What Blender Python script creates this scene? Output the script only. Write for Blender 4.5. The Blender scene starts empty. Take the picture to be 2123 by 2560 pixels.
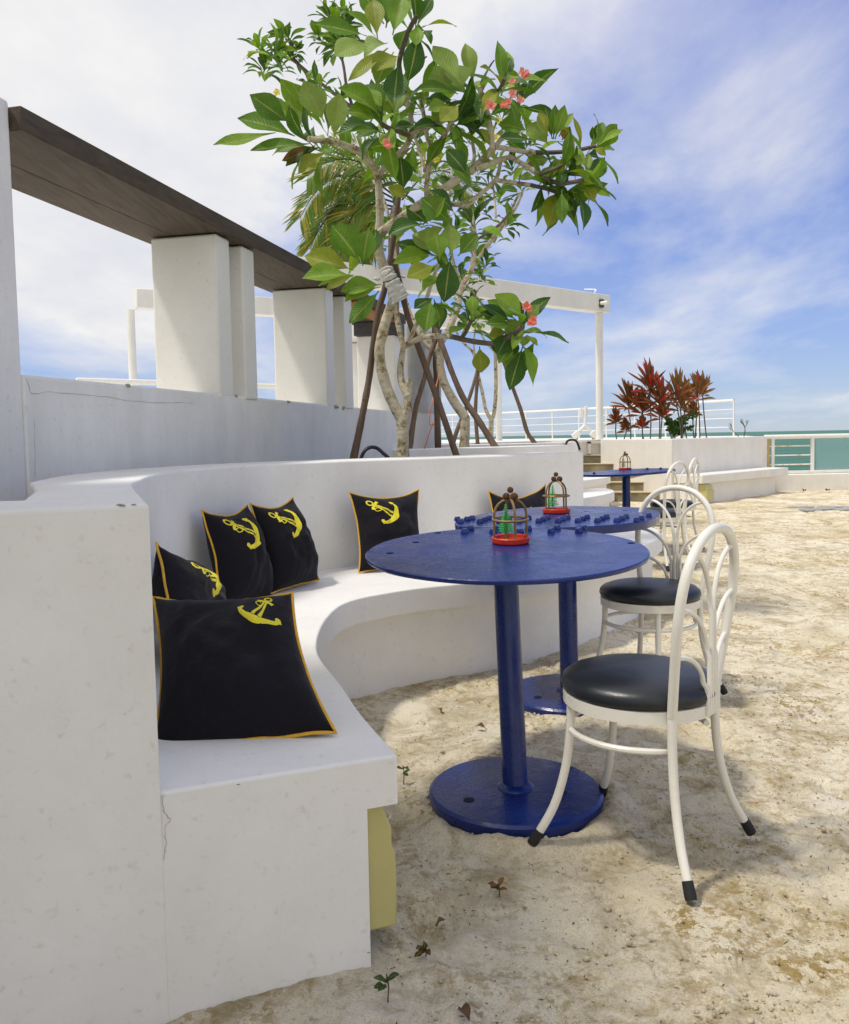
import bpy, bmesh, math, random
from mathutils import Vector, Matrix, noise
R = random.Random(7)
rad = math.radians
S = bpy.context.scene
COL = S.collection
UP = Vector((0, 0, 1))

# ------------------------------------------------------------------ camera
F = 2125.0; CX = 1061.5; CY = 1230.0; PH = 0.0182; PIT = math.atan(136 / 2125.0); EYE = 1.13
fw = Vector((0, math.cos(PIT), -math.sin(PIT))); zz = Vector((0, math.sin(PIT), math.cos(PIT))); xx = Vector((1, 0, 0))
rt = xx * math.cos(PH) - zz * math.sin(PH); upv = xx * math.sin(PH) + zz * math.cos(PH)
CAM = Vector((0, 0, EYE))
cd = bpy.data.cameras.new("camera"); co = bpy.data.objects.new("camera", cd); COL.objects.link(co)
co.matrix_world = Matrix(((rt.x, upv.x, -fw.x, 0), (rt.y, upv.y, -fw.y, 0), (rt.z, upv.z, -fw.z, EYE), (0, 0, 0, 1)))
cd.sensor_fit = 'VERTICAL'; cd.sensor_height = 36; cd.lens = F / 2560 * 36; cd.shift_y = -(1280 - CY) / 2560
cd.clip_end = 60000; cd.clip_start = 0.05
S.camera = co

def ray(x, y): return fw + rt * ((x - CX) / F) - upv * ((y - CY) / F)
def G(x, y, z):
    v = ray(x, y); return CAM + v * ((z - EYE) / v.z)
def A(x, y, dep):
    v = ray(x, y); return CAM + v * (dep / v.y)
def onplane(x, y, p0, n):
    v = ray(x, y); return CAM + v * ((Vector(p0) - CAM).dot(n) / v.dot(n))

# ------------------------------------------------------------------ helpers
def spline(pts, n=8, closed=False):
    pts = [Vector(p) for p in pts]; out = []; m = len(pts)
    rng = m if closed else m - 1
    for i in range(rng):
        if closed: p0, p1, p2, p3 = pts[(i - 1) % m], pts[i], pts[(i + 1) % m], pts[(i + 2) % m]
        else:
            p1, p2 = pts[i], pts[i + 1]
            p0 = pts[i - 1] if i else p1 * 2 - p2
            p3 = pts[i + 2] if i + 2 < m else p2 * 2 - p1
        for k in range(n):
            t = k / n
            out.append(0.5 * ((2 * p1) + (p2 - p0) * t + (2 * p0 - 5 * p1 + 4 * p2 - p3) * t * t + (3 * p1 - p0 - 3 * p2 + p3) * t ** 3))
    if not closed: out.append(pts[-1])
    return out

def lerp(a, b, t): return a + (b - a) * t

class MB:
    def __init__(s): s.v = []; s.f = []; s.c = []; s.uv = []
    def add(s, vs, fs, col=None, uvs=None):
        o = len(s.v); s.v += [tuple(v) for v in vs]
        for f in fs:
            s.f.append([i + o for i in f]); s.c.append(col)
            s.uv.append([uvs[i] for i in f] if uvs else None)
        return s
    def box(s, c, d, rz=0, ax=None):
        c = Vector(c); M = Matrix.Rotation(rz, 3, 'Z') if ax is None else ax
        vs = [c + M @ Vector((d[0] / 2 * i, d[1] / 2 * j, d[2] / 2 * k)) for k in (-1, 1) for j in (-1, 1) for i in (-1, 1)]
        return s.add(vs, [(0, 2, 3, 1), (4, 5, 7, 6), (0, 1, 5, 4), (2, 6, 7, 3), (0, 4, 6, 2), (1, 3, 7, 5)])
    def prism(s, poly, z0, z1):
        poly = [Vector((p[0], p[1], 0)) for p in poly]; n = len(poly)
        ar = sum(poly[i].x * poly[(i + 1) % n].y - poly[(i + 1) % n].x * poly[i].y for i in range(n))
        if ar < 0: poly.reverse()
        vs = [(p.x, p.y, z0) for p in poly] + [(p.x, p.y, z1) for p in poly]
        fs = [tuple(range(n))[::-1], tuple(range(n, 2 * n))] + [(i, (i + 1) % n, n + (i + 1) % n, n + i) for i in range(n)]
        return s.add(vs, fs)
    def ribbon(s, a, b, z0, z1, za=None):
        """solid strip between two equally long plan curves a,b"""
        n = len(a); vs = []
        for i in range(n):
            for p, z in ((a[i], z0), (b[i], z0), (b[i], z1), (a[i], z1)): vs.append((p[0], p[1], z))
        fs = []
        for i in range(n - 1):
            o = 4 * i; q = o + 4
            fs += [(o, o + 1, q + 1, q), (o + 1, o + 2, q + 2, q + 1), (o + 2, o + 3, q + 3, q + 2), (o + 3, o, q, q + 3)]
        fs += [(3, 2, 1, 0), (4 * n - 4, 4 * n - 3, 4 * n - 2, 4 * n - 1)]
        return s.add(vs, fs)
    def tube(s, path, r, seg=10, col=None, cap=True, jit=0):
        path = [Vector(p) for p in path]; n = len(path)
        rs = r if isinstance(r, (list, tuple)) else [r] * n
        t = (path[1] - path[0]).normalized()
        a = t.orthogonal().normalized(); vs = []; fs = []
        for i in range(n):
            d = (path[min(i + 1, n - 1)] - path[max(i - 1, 0)])
            if d.length > 1e-9: d.normalize()
            else: d = t
            a = (a - d * a.dot(d)); a = a.normalized() if a.length > 1e-6 else d.orthogonal().normalized()
            b = d.cross(a)
            for k in range(seg):
                an = 2 * math.pi * k / seg
                rr = rs[i] * (1 + (R.uniform(-jit, jit) if jit else 0))
                vs.append(path[i] + (a * math.cos(an) + b * math.sin(an)) * rr)
        for i in range(n - 1):
            for k in range(seg):
                fs.append((i * seg + k, i * seg + (k + 1) % seg, (i + 1) * seg + (k + 1) % seg, (i + 1) * seg + k))
        if cap: fs += [tuple(range(seg))[::-1], tuple(range((n - 1) * seg, n * seg))]
        return s.add(vs, fs, col)
    def lathe(s, prof, seg=32, c=(0, 0, 0), M=None, closed=False):
        c = Vector(c); M = M or Matrix.Identity(3); vs = []; fs = []; n = len(prof)
        for r, z in prof:
            for k in range(seg):
                an = 2 * math.pi * k / seg; vs.append(c + M @ Vector((r * math.cos(an), r * math.sin(an), z)))
        for i in range(n - 1 if not closed else n):
            j = (i + 1) % n
            for k in range(seg):
                fs.append((i * seg + k, i * seg + (k + 1) % seg, j * seg + (k + 1) % seg, j * seg + k))
        if not closed:
            fs += [tuple(range(seg))[::-1], tuple(range((n - 1) * seg, n * seg))]
        return s.add(vs, fs)
    def blob(s, c, r, seg=10, ring=7, nz=0, col=None):
        c = Vector(c); r = Vector(r) if not isinstance(r, (int, float)) else Vector((r, r, r)); vs = []; fs = []
        o = Vector((R.random() * 50, R.random() * 50, 0))
        for i in range(ring + 1):
            th = math.pi * i / ring
            for k in range(seg):
                an = 2 * math.pi * k / seg
                d = Vector((math.sin(th) * math.cos(an), math.sin(th) * math.sin(an), math.cos(th)))
                q = 1 + nz * noise.noise(d * 1.7 + o)
                vs.append(c + Vector((d.x * r.x, d.y * r.y, d.z * r.z)) * q)
        for i in range(ring):
            for k in range(seg):
                fs.append((i * seg + k, i * seg + (k + 1) % seg, (i + 1) * seg + (k + 1) % seg, (i + 1) * seg + k))
        return s.add(vs, fs, col)
    def build(s, name, m, parent=None, smooth=True, bevel=0, ang=35, seg=2, bf=None):
        me = bpy.data.meshes.new(name)
        off = Vector((0, 0, 0)); p = parent
        while p is not None: off += p.location; p = p.parent
        me.from_pydata([tuple(Vector(v) - off) for v in s.v], [], s.f)
        if any(u is not None for u in s.uv):
            l = me.uv_layers.new(name='UVMap')
            for pl, u in zip(me.polygons, s.uv):
                if u:
                    for li, q in zip(pl.loop_indices, u): l.data[li].uv = q
        if any(c is not None for c in s.c):
            at = me.attributes.new('tint', 'FLOAT_COLOR', 'FACE')
            for i, c in enumerate(s.c):
                at.data[i].color = (*(c or (1, 1, 1)), 1)
        me.validate(); me.update()
        bm = bmesh.new(); bm.from_mesh(me); bmesh.ops.remove_doubles(bm, verts=bm.verts, dist=1e-6)
        if not any(c is not None for c in s.c): bmesh.ops.recalc_face_normals(bm, faces=bm.faces)
        bm.to_mesh(me); bm.free()
        me.materials.append(m)
        if smooth:
            me.shade_smooth(); me.set_sharp_from_angle(angle=rad(ang))
        o = bpy.data.objects.new(name, me); COL.objects.link(o)
        if parent is not None: o.parent = parent
        if bevel:
            b = o.modifiers.new('bevel', 'BEVEL'); b.width = bevel; b.segments = seg; b.limit_method = 'ANGLE'; b.angle_limit = rad(40)
            me.shade_smooth(); 
            if bf:
                b.limit_method = 'WEIGHT'; wa = me.attributes.new('bevel_weight_edge', 'FLOAT', 'EDGE')
                for e in me.edges:
                    v1, v2 = me.vertices[e.vertices[0]].co + off, me.vertices[e.vertices[1]].co + off
                    wa.data[e.index].value = 1.0 if bf(v1, v2) else 0.0
            if ang < 180: me.set_sharp_from_angle(angle=rad(ang))
        return o

def thing(name, loc, label, cat, group=None, rz=0):
    o = bpy.data.objects.new(name, None); COL.objects.link(o); o.location = loc; o.rotation_euler = (0, 0, rz)
    o.empty_display_size = 0.1
    return tag(o, label, cat, group)
def tag(o, label, cat, group=None):
    o['label'] = label; o['category'] = cat
    if group: o['group'] = group
    return o
def struct(o, kind='structure'):
    o['kind'] = kind; return o
def copy_tree(o, parent=None):
    c = o.copy(); COL.objects.link(c); c.parent = parent
    for ch in list(o.children): copy_tree(ch, c)
    return c

# ------------------------------------------------------------------ materials
def mat(name):
    m = bpy.data.materials.new(name); m.use_nodes = True
    nt = m.node_tree; b = nt.nodes['Principled BSDF']
    return m, nt, b
def N(nt, t, **k):
    n = nt.nodes.new(t)
    for a, v in k.items():
        if a.startswith('i_'):
            key = a[2:]; key = int(key) if key.isdigit() else key.replace('_', ' ')
            n.inputs[key].default_value = v
        else: setattr(n, a, v)
    return n
def L(nt, a, b): nt.links.new(a, b)
def ramp(nt, fac, stops):
    r = nt.nodes.new('ShaderNodeValToRGB'); e = r.color_ramp.elements
    while len(e) < len(stops): e.new(0.5)
    for q, (p, c) in zip(e, stops):
        q.position = p; q.color = (*c, 1) if len(c) == 3 else c
    L(nt, fac, r.inputs[0]); return r.outputs[0]
def mixc(nt, fac, a, b, mode='MIX'):
    n = nt.nodes.new('ShaderNodeMix'); n.data_type = 'RGBA'; n.blend_type = mode
    for s, v in ((n.inputs[0], fac), (n.inputs[6], a), (n.inputs[7], b)):
        if hasattr(v, 'is_linked'): L(nt, v, s)
        elif isinstance(v, (int, float)): s.default_value = v
        else: s.default_value = (*v, 1)
    return n.outputs[2]
def coords(nt, scale=(1, 1, 1), kind='Object'):
    t = nt.nodes.new('ShaderNodeTexCoord'); m = nt.nodes.new('ShaderNodeMapping'); m.inputs['Scale'].default_value = scale
    L(nt, t.outputs[kind], m.inputs[0]); return m.outputs[0]
def nz(nt, vec, scale, detail=6, rough=0.55, dist=0):
    n = N(nt, 'ShaderNodeTexNoise', i_Scale=scale, i_Detail=detail, i_Roughness=rough, i_Distortion=dist)
    L(nt, vec, n.inputs['Vector']); return n.outputs[0]
def bump(nt, b, h, strength, dist, prev=None):
    n = N(nt, 'ShaderNodeBump', i_Strength=strength, i_Distance=dist); L(nt, h, n.inputs['Height'])
    if prev: L(nt, prev, n.inputs['Normal'])
    L(nt, n.outputs[0], b.inputs['Normal']); return n.outputs[0]

def plaster(name, c1=(.86, .84, .795), c2=(.79, .77, .72), stain=0.0, rough=.6, lumps=1.0):
    m, nt, b = mat(name); v = coords(nt)
    col = ramp(nt, nz(nt, v, 2.2, 8, .65), [(.35, c2), (.62, c1)])
    fine = ramp(nt, nz(nt, v, 45, 4, .6), [(.27, (.86, .85, .82)), (.40, (1, 1, 1))])
    col = mixc(nt, 1, col, fine, 'MULTIPLY')
    specks = ramp(nt, nz(nt, v, 16, 2, .5), [(.19, (.45, .42, .36)), (.225, (1, 1, 1))])
    col = mixc(nt, .35, col, specks, 'MULTIPLY')
    if stain:
        vs = coords(nt, (2.6, 2.6, .35))
        st = ramp(nt, nz(nt, vs, 2.0, 6, .7), [(.42, (.62, .60, .53)), (.60, (1, 1, 1))])
        col = mixc(nt, stain, col, st, 'MULTIPLY')
    L(nt, col, b.inputs['Base Color']); b.inputs['Roughness'].default_value = rough
    p = bump(nt, b, nz(nt, v, 5, 4, .5), .30 * lumps, .02)
    p = bump(nt, b, nz(nt, v, 90, 3, .6), .25, .002, p)
    chips = ramp(nt, nz(nt, v, 13, 7, .7, .2), [(.62, (0, 0, 0)), (.68, (1, 1, 1))])
    bump(nt, b, chips, .30 * lumps, .003, p)
    return m
M_WALL = plaster('white_plaster')
M_WALL2 = plaster('weathered_plaster', (.87, .85, .80), (.79, .77, .72), .16)
M_PILLAR = plaster('smooth_cream_plaster', (.79, .775, .72), (.74, .725, .67), .0, .6, .4)
M_FARWALL = plaster('far_white_plaster', (.83, .80, .745), (.77, .745, .69), .12, .6, .5)
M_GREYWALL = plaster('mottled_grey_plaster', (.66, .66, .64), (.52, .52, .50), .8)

def simple(name, c, rough=.5, metal=0, var=.15, scale=20, bmp=0, coat=0, bscale=120, spec=.5):
    m, nt, b = mat(name); v = coords(nt)
    d = tuple(x * (1 - var) for x in c)
    L(nt, ramp(nt, nz(nt, v, scale, 5, .6), [(.3, d), (.7, c)]), b.inputs['Base Color'])
    b.inputs['Roughness'].default_value = rough; b.inputs['Metallic'].default_value = metal
    b.inputs['Specular IOR Level'].default_value = spec
    if coat: b.inputs['Coat Weight'].default_value = coat; b.inputs['Coat Roughness'].default_value = .12
    if bmp: bump(nt, b, nz(nt, v, bscale, 4, .6), bmp, .004)
    return m

def blue_paint():
    m, nt, b = mat('cobalt_gloss_paint'); v = coords(nt)
    c = ramp(nt, nz(nt, v, 6, 7, .7), [(.3, (.004, .015, .115)), (.75, (.008, .031, .195))])
    wear = ramp(nt, nz(nt, v, 38, 6, .8), [(.70, (0, 0, 0)), (.78, (1, 1, 1))])
    c = mixc(nt, wear, c, (.03, .05, .22)); c = mixc(nt, ramp(nt, nz(nt, v, 55, 8, .85), [(.725, (0, 0, 0)), (.76, (.9, .9, .9))]), c, (.30, .24, .18)); L(nt, c, b.inputs['Base Color'])
    rr = ramp(nt, nz(nt, v, 11, 6, .7), [(.3, (.16, .16, .16)), (.75, (.40, .40, .40))]); L(nt, rr, b.inputs['Roughness'])
    p = bump(nt, b, nz(nt, v, 9, 6, .6), .25, .012); bump(nt, b, nz(nt, v, 70, 4, .6), .22, .002, p)
    return m
M_BLUE = blue_paint()
M_HOLE = simple('dark_hole', (.006, .007, .012), .9)
def enamel():
    m, nt, b = mat('cream_white_enamel'); v = coords(nt)
    c = ramp(nt, nz(nt, v, 8, 5, .6), [(.3, (.76, .73, .64)), (.7, (.82, .79, .71))])
    c = mixc(nt, ramp(nt, nz(nt, v, 42, 7, .8), [(.70, (0, 0, 0)), (.76, (.8, .8, .8))]), c, (.38, .30, .20))
    L(nt, c, b.inputs['Base Color']); L(nt, ramp(nt, nz(nt, v, 15, 4, .6), [(.3, (.22, .22, .22)), (.7, (.42, .42, .42))]), b.inputs['Roughness'])
    bump(nt, b, nz(nt, v, 60, 4, .6), .2, .003); return m
M_TUBE = enamel()
M_RUBBER = simple('black_rubber', (.012, .012, .013), .7)
def vinyl():
    m, nt, b = mat('black_vinyl'); v = coords(nt)
    b.inputs['Base Color'].default_value = (.0115, .014, .0185, 1); b.inputs['Roughness'].default_value = .36
    vo = N(nt, 'ShaderNodeTexVoronoi', i_Scale=260); L(nt, v, vo.inputs['Vector'])
    p = bump(nt, b, vo.outputs[0], .10, .002); bump(nt, b, nz(nt, v, 7, 3, .5), .18, .02, p)
    return m
M_VINYL = vinyl()
def cloth():
    m, nt, b = mat('black_canvas'); v = coords(nt)
    c = ramp(nt, nz(nt, v, 500, 3, .7), [(.3, (.0045, .0038, .006)), (.75, (.013, .011, .016))]); L(nt, c, b.inputs['Base Color'])
    b.inputs['Roughness'].default_value = .9; b.inputs['Sheen Weight'].default_value = .06; b.inputs['Specular IOR Level'].default_value = .2
    p = bump(nt, b, nz(nt, v, 9, 4, .55), .55, .025); bump(nt, b, nz(nt, v, 700, 2, .6), .4, .001, p)
    return m
M_CLOTH = cloth()
M_PIPE = simple('amber_piping', (.80, .44, .03), .7, 0, .25, 60, .3)
M_EMB = simple('yellow_embroidery', (.88, .76, .03), .75, 0, .15, 300, .6, 0, 600)
M_RED = simple('red_plastic', (.62, .035, .010), .38, 0, .3, 40, .3)
M_CAGE = simple('bronze_cane', (.31, .20, .07), .4, .2, .45, 35, .2)
M_CONE = simple('brown_cone', (.20, .085, .03), .85, 0, .6, 130, .8, 0, 300)
M_PINE = simple('green_tinsel', (.05, .72, .12), .45, 0, .35, 90)
def wood(name, c1, c2, sc=(14, 1.2, 14)):
    m, nt, b = mat(name); v = coords(nt, sc)
    c = ramp(nt, nz(nt, v, 2.2, 10, .7, .4), [(.28, c2), (.5, lerp(Vector(c1), Vector(c2), .4)[:]), (.72, c1)])
    v2 = coords(nt); c = mixc(nt, .6, c, ramp(nt, nz(nt, v2, 2.0, 5, .6), [(.3, (.55, .52, .5)), (.65, (1, 1, 1))]), 'MULTIPLY')
    L(nt, c, b.inputs['Base Color']); b.inputs['Roughness'].default_value = .8
    bump(nt, b, nz(nt, v, 3, 8, .7), .5, .006); return m
M_BEAM = wood('weathered_timber', (.112, .084, .055), (.040, .029, .019))
M_ORANGE = wood('orange_timber', (.46, .20, .045), (.22, .09, .025))
M_STAKE = wood('brown_stake_bark', (.22, .15, .10), (.085, .056, .038), (9, 9, 1.5))
M_STEEL = simple('dark_steel', (.09, .09, .095), .6, .3, .3)
M_YBOX = simple('cream_yellow_plastic', (.56, .50, .20), .5, 0, .12, 5, .08)
M_HOSE = simple('black_hose', (.015, .016, .018), .5)
M_SOIL = simple('planter_soil', (.12, .085, .055), .95, 0, .5, 20, .8, 0, 30)
M_BAND = simple('white_cloth_wrap', (.72, .69, .66), .85, 0, .15, 30, .8, 0, 40)
M_RAIL = simple('white_rail_paint', (.82, .80, .75), .4, 0, .08)
M_WIRE = simple('orange_wire', (.75, .25, .12), .5)
def rusty():
    m, nt, b = mat('rusty_white_rail'); v = coords(nt)
    f = ramp(nt, nz(nt, v, 5, 8, .75), [(.52, (0, 0, 0)), (.64, (1, 1, 1))])
    L(nt, mixc(nt, f, (.80, .78, .70), (.62, .38, .08)), b.inputs['Base Color']); b.inputs['Roughness'].default_value = .5; return m
M_RUST = rusty()
M_OCHRE = simple('ochre_rust_stain', (.60, .44, .14), .6, 0, .4, 8)
def bark():
    m, nt, b = mat('grey_frangipani_bark'); v = coords(nt)
    c = ramp(nt, nz(nt, v, 13, 8, .72, .5), [(.34, (.11, .08, .035)), (.43, (.28, .22, .115)), (.49, (.50, .44, .31)), (.68, (.60, .55, .44))])
    L(nt, c, b.inputs['Base Color']); b.inputs['Roughness'].default_value = .85
    p = bump(nt, b, nz(nt, v, 24, 8, .7), .6, .012); w = N(nt, 'ShaderNodeTexWave', i_Scale=9, i_Distortion=4, bands_direction='Z'); L(nt, v, w.inputs[0])
    bump(nt, b, w.outputs[1], .25, .004, p); return m
M_BARK = bark()
M_DBARK = simple('dark_branch_bark', (.16, .13, .09), .85, 0, .5, 30, .6, 0, 40)
def leafmat(name, gloss=.46, veins=1.0, trans=.3):
    m, nt, b = mat(name)
    a = N(nt, 'ShaderNodeAttribute', attribute_name='tint'); uv = N(nt, 'ShaderNodeUVMap')
    sp = N(nt, 'ShaderNodeSeparateXYZ'); L(nt, uv.outputs[0], sp.inputs[0])
    def mth(op, x, y=None):
        n = N(nt, 'ShaderNodeMath', operation=op)
        for s, q in ((0, x), (1, y)):
            if q is None: continue
            if isinstance(q, (int, float)): n.inputs[s].default_value = q
            else: L(nt, q, n.inputs[s])
        return n.outputs[0]
    av = mth('ABSOLUTE', sp.outputs[1])
    ph = mth('SUBTRACT', mth('MULTIPLY', sp.outputs[0], 15.0), mth('MULTIPLY', av, 3.0))
    wv = mth('SINE', mth('MULTIPLY', ph, 6.2832))
    vein = ramp(nt, wv, [(.80, (0, 0, 0)), (1.0, (1, 1, 1))])
    rib = ramp(nt, av, [(.05, (1, 1, 1)), (.09, (0, 0, 0))])
    c = mixc(nt, mth('MULTIPLY', vein, .35 * veins), a.outputs[0], (.25, .32, .06))
    c = mixc(nt, mth('MULTIPLY', rib, .75 * veins), c, (.36, .38, .12))
    v = coords(nt); c = mixc(nt, .5, c, ramp(nt, nz(nt, v, 18, 4, .6), [(.3, (.6, .62, .5)), (.65, (1.1, 1.08, 1))]), 'MULTIPLY')
    L(nt, c, b.inputs['Base Color']); b.inputs['Roughness'].default_value = gloss
    b.inputs['Specular IOR Level'].default_value = .30
    bump(nt, b, wv, .25 * veins, .004)
    tr = N(nt, 'ShaderNodeBsdfTranslucent'); L(nt, mixc(nt, 1, c, (1.25, 1.3, .5), 'MULTIPLY'), tr.inputs[0])
    mx = N(nt, 'ShaderNodeMixShader'); mx.inputs[0].default_value = trans
    L(nt, b.outputs[0], mx.inputs[1]); L(nt, tr.outputs[0], mx.inputs[2]); L(nt, mx.outputs[0], nt.nodes['Material Output'].inputs[0])
    return m
M_LEAF = leafmat('frangipani_leaf')
M_PALM = leafmat('palm_leaflet', .45, .2, .3)
M_RLEAF = leafmat('red_cordyline_leaf', .4, .15, .25)
M_FLOWER = leafmat('pink_petal', .6, 0, .35)

def sandmat():
    m, nt, b = mat('pale_coral_sand'); v = coords(nt)
    big = nz(nt, v, .9, 7, .62, .3)
    c = ramp(nt, big, [(.28, (.55, .45, .25)), (.40, (.74, .65, .46)), (.56, (.84, .765, .60))])
    mid = nz(nt, v, 5.5, 9, .72, .6)
    c = mixc(nt, ramp(nt, mid, [(.52, (0, 0, 0)), (.66, (.8, .8, .8))]), c, (.40, .295, .14))
    mid2 = nz(nt, coords(nt, (1.3, .8, 1)), 9, 9, .75, 1.0)
    c = mixc(nt, ramp(nt, mid2, [(.57, (0, 0, 0)), (.67, (.8, .8, .8))]), c, (.27, .215, .115))
    gr = nz(nt, v, 210, 3, .75)
    gmask = ramp(nt, nz(nt, v, 1.7, 9, .75, 1.2), [(.44, (0, 0, 0)), (.62, (1, 1, 1))])
    grit = ramp(nt, nz(nt, v, 26, 9, .78), [(.50, (0, 0, 0)), (.535, (.92, .92, .92))])
    c = mixc(nt, mixc(nt, 1, gmask, grit, 'MULTIPLY'), c, (.36, .245, .07))
    c = mixc(nt, ramp(nt, nz(nt, v, 85, 6, .85), [(.35, (.8, .8, .8)), (.41, (0, 0, 0))]), c, (.27, .20, .11))
    c = mixc(nt, .85, c, ramp(nt, gr, [(.28, (.55, .50, .42)), (.45, (.98, .97, .95)), (.75, (1.14, 1.13, 1.10))]), 'MULTIPLY')
    dk = nz(nt, v, 2.3, 10, .74, .9)
    c = mixc(nt, ramp(nt, dk, [(.50, (0, 0, 0)), (.64, (.75, .75, .75))]), c, (.36, .285, .145))
    wh = nz(nt, coords(nt, (1, 1.4, 1)), 3.1, 8, .7, .5)
    c = mixc(nt, ramp(nt, wh, [(.56, (0, 0, 0)), (.68, (.7, .7, .7))]), c, (.80, .735, .63))
    L(nt, c, b.inputs['Base Color']); b.inputs['Roughness'].default_value = .95; b.inputs['Specular IOR Level'].default_value = .15
    p = bump(nt, b, nz(nt, v, 11, 9, .75), .45, .022); p = bump(nt, b, mid2, .6, .02, p); p = bump(nt, b, nz(nt, v, 75, 6, .8), .6, .010, p); bump(nt, b, gr, .6, .004, p)
    return m
M_SAND = sandmat()
def concrete_steps():
    m, nt, b = mat('algae_stained_concrete'); v = coords(nt)
    L(nt, ramp(nt, nz(nt, v, 3, 9, .75), [(.3, (.075, .065, .038)), (.5, (.20, .17, .10)), (.72, (.38, .33, .22))]), b.inputs['Base Color']); b.inputs['Roughness'].default_value = .9; return m
M_STEP = concrete_steps()
M_TREAD = simple('sandy_tread', (.60, .47, .29), .9, 0, .2)
def sea():
    m, nt, b = mat('green_sea'); v = coords(nt)
    tc = N(nt, 'ShaderNodeTexCoord')
    n1 = nz(nt, coords(nt, (.25, .8, 1)), .18, 8, .65, .3)
    c = ramp(nt, n1, [(.35, (.045, .135, .095)), (.65, (.085, .215, .15))])
    foam = ramp(nt, nz(nt, coords(nt, (.35, 1.0, 1)), .16, 12, .72, .8), [(.675, (0, 0, 0)), (.72, (1, 1, 1))])
    c = mixc(nt, foam, c, (.75, .80, .78)); L(nt, c, b.inputs['Base Color'])
    b.inputs['Roughness'].default_value = .5; b.inputs['IOR'].default_value = 1.33; b.inputs['Specular IOR Level'].default_value = .22
    p = bump(nt, b, nz(nt, coords(nt, (.4, 1, 1)), .55, 8, .65), 1.0, .9)
    bump(nt, b, nz(nt, coords(nt, (.5, 1, 1)), 3, 4, .6), .6, .15, p)
    return m
M_SEA = sea()
def glassmat():
    m, nt, b = mat('sea_green_glass'); b.inputs['Base Color'].default_value = (.72, .88, .86, 1); b.inputs['Roughness'].default_value = .05
    b.inputs['IOR'].default_value = 1.3
    g = N(nt, 'ShaderNodeBsdfTransparent'); g.inputs[0].default_value = (.80, .93, .93, 1)
    d = N(nt, 'ShaderNodeBsdfGlossy'); d.inputs['Roughness'].default_value = .1
    df = N(nt, 'ShaderNodeBsdfDiffuse'); df.inputs[0].default_value = (.55, .72, .74, 1)
    m1 = N(nt, 'ShaderNodeMixShader'); m1.inputs[0].default_value = .22; L(nt, g.outputs[0], m1.inputs[1]); L(nt, df.outputs[0], m1.inputs[2])
    m2 = N(nt, 'ShaderNodeMixShader'); m2.inputs[0].default_value = .06; L(nt, m1.outputs[0], m2.inputs[1]); L(nt, d.outputs[0], m2.inputs[2])
    L(nt, m2.outputs[0], nt.nodes['Material Output'].inputs[0]); return m
M_GLASS = glassmat()
M_CRACK = simple('hairline_crack', (.34, .33, .29), .9)
M_CHIP = simple('bare_cement_chip', (.45, .43, .37), .95, 0, .4, 60, .6)
M_DEAD = simple('dead_leaf', (.16, .085, .035), .8, 0, .5, 40)
M_STONE = simple('grey_slate', (.42, .42, .39), .8, 0, .4, 8, .5)

# ------------------------------------------------------------------ light and sky
SUN_AZ = Vector((-.93, -.30, 0)).normalized(); SUN_EL = rad(64)
sd = SUN_AZ * math.cos(SUN_EL) + UP * math.sin(SUN_EL)
ld = bpy.data.lights.new('sun', 'SUN'); ld.energy = 2.3; ld.angle = rad(5.0); ld.color = (1, .95, .86)
lo = bpy.data.objects.new('sun', ld); COL.objects.link(lo); lo.location = (-6, -4, 12)
lo.rotation_euler = (-sd).to_track_quat('-Z', 'Y').to_euler()
W = bpy.data.worlds.new('World'); S.world = W; W.use_nodes = True; nt = W.node_tree
bg = nt.nodes['Background']
sky = N(nt, 'ShaderNodeTexSky', sky_type='NISHITA', sun_disc=False, sun_elevation=SUN_EL, altitude=0, air_density=1.0, dust_density=.2, ozone_density=2.0)
sky.sun_rotation = math.atan2(SUN_AZ.x, SUN_AZ.y)
tc = N(nt, 'ShaderNodeTexCoord'); sx = N(nt, 'ShaderNodeSeparateXYZ'); L(nt, tc.outputs['Generated'], sx.inputs[0])
def mth(op, x, y=None):
    n = N(nt, 'ShaderNodeMath', operation=op)
    for s_, q in ((0, x), (1, y)):
        if q is None: continue
        if isinstance(q, (int, float)): n.inputs[s_].default_value = q
        else: L(nt, q, n.inputs[s_])
    return n.outputs[0]
X_, Y_, Z_ = sx.outputs
back = mth('MULTIPLY', mth('MAXIMUM', mth('MULTIPLY', Y_, -1.0), 0.0), 1.2)
den = mth('ADD', mth('ABSOLUTE', Z_), .16)
cb = N(nt, 'ShaderNodeCombineXYZ'); L(nt, mth('DIVIDE', X_, den), cb.inputs[0]); L(nt, mth('DIVIDE', Y_, den), cb.inputs[1])
mp = N(nt, 'ShaderNodeMapping'); mp.inputs['Rotation'].default_value = (0, 0, rad(25)); mp.inputs['Scale'].default_value = (1.0, .62, 1); mp.inputs['Location'].default_value = (3.2, 1.7, 0)
L(nt, cb.outputs[0], mp.inputs[0])
n1 = nz(nt, mp.outputs[0], 1.05, 9, .58, .25)
bias = mth('MULTIPLY', Z_, mth('ADD', mth('MULTIPLY', X_, -1.75), .80))
cl = mth('ADD', mth('ADD', n1, bias), back)
mask = ramp(nt, cl, [(.50, (0, 0, 0)), (.62, (.38, .38, .38)), (.79, (1, 1, 1))])
hs = N(nt, 'ShaderNodeHueSaturation'); hs.inputs['Saturation'].default_value = 1.0; hs.inputs['Hue'].default_value = .515; L(nt, sky.outputs[0], hs.inputs['Color'])
grad = ramp(nt, Z_, [(0, (2.7, 3.6, 5.2)), (.10, (2.0, 2.95, 5.8)), (.28, (1.6, 2.4, 5.5)), (.45, (1.8, 2.4, 5.6))]); skyc = mixc(nt, .72, hs.outputs[0], grad)
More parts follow.
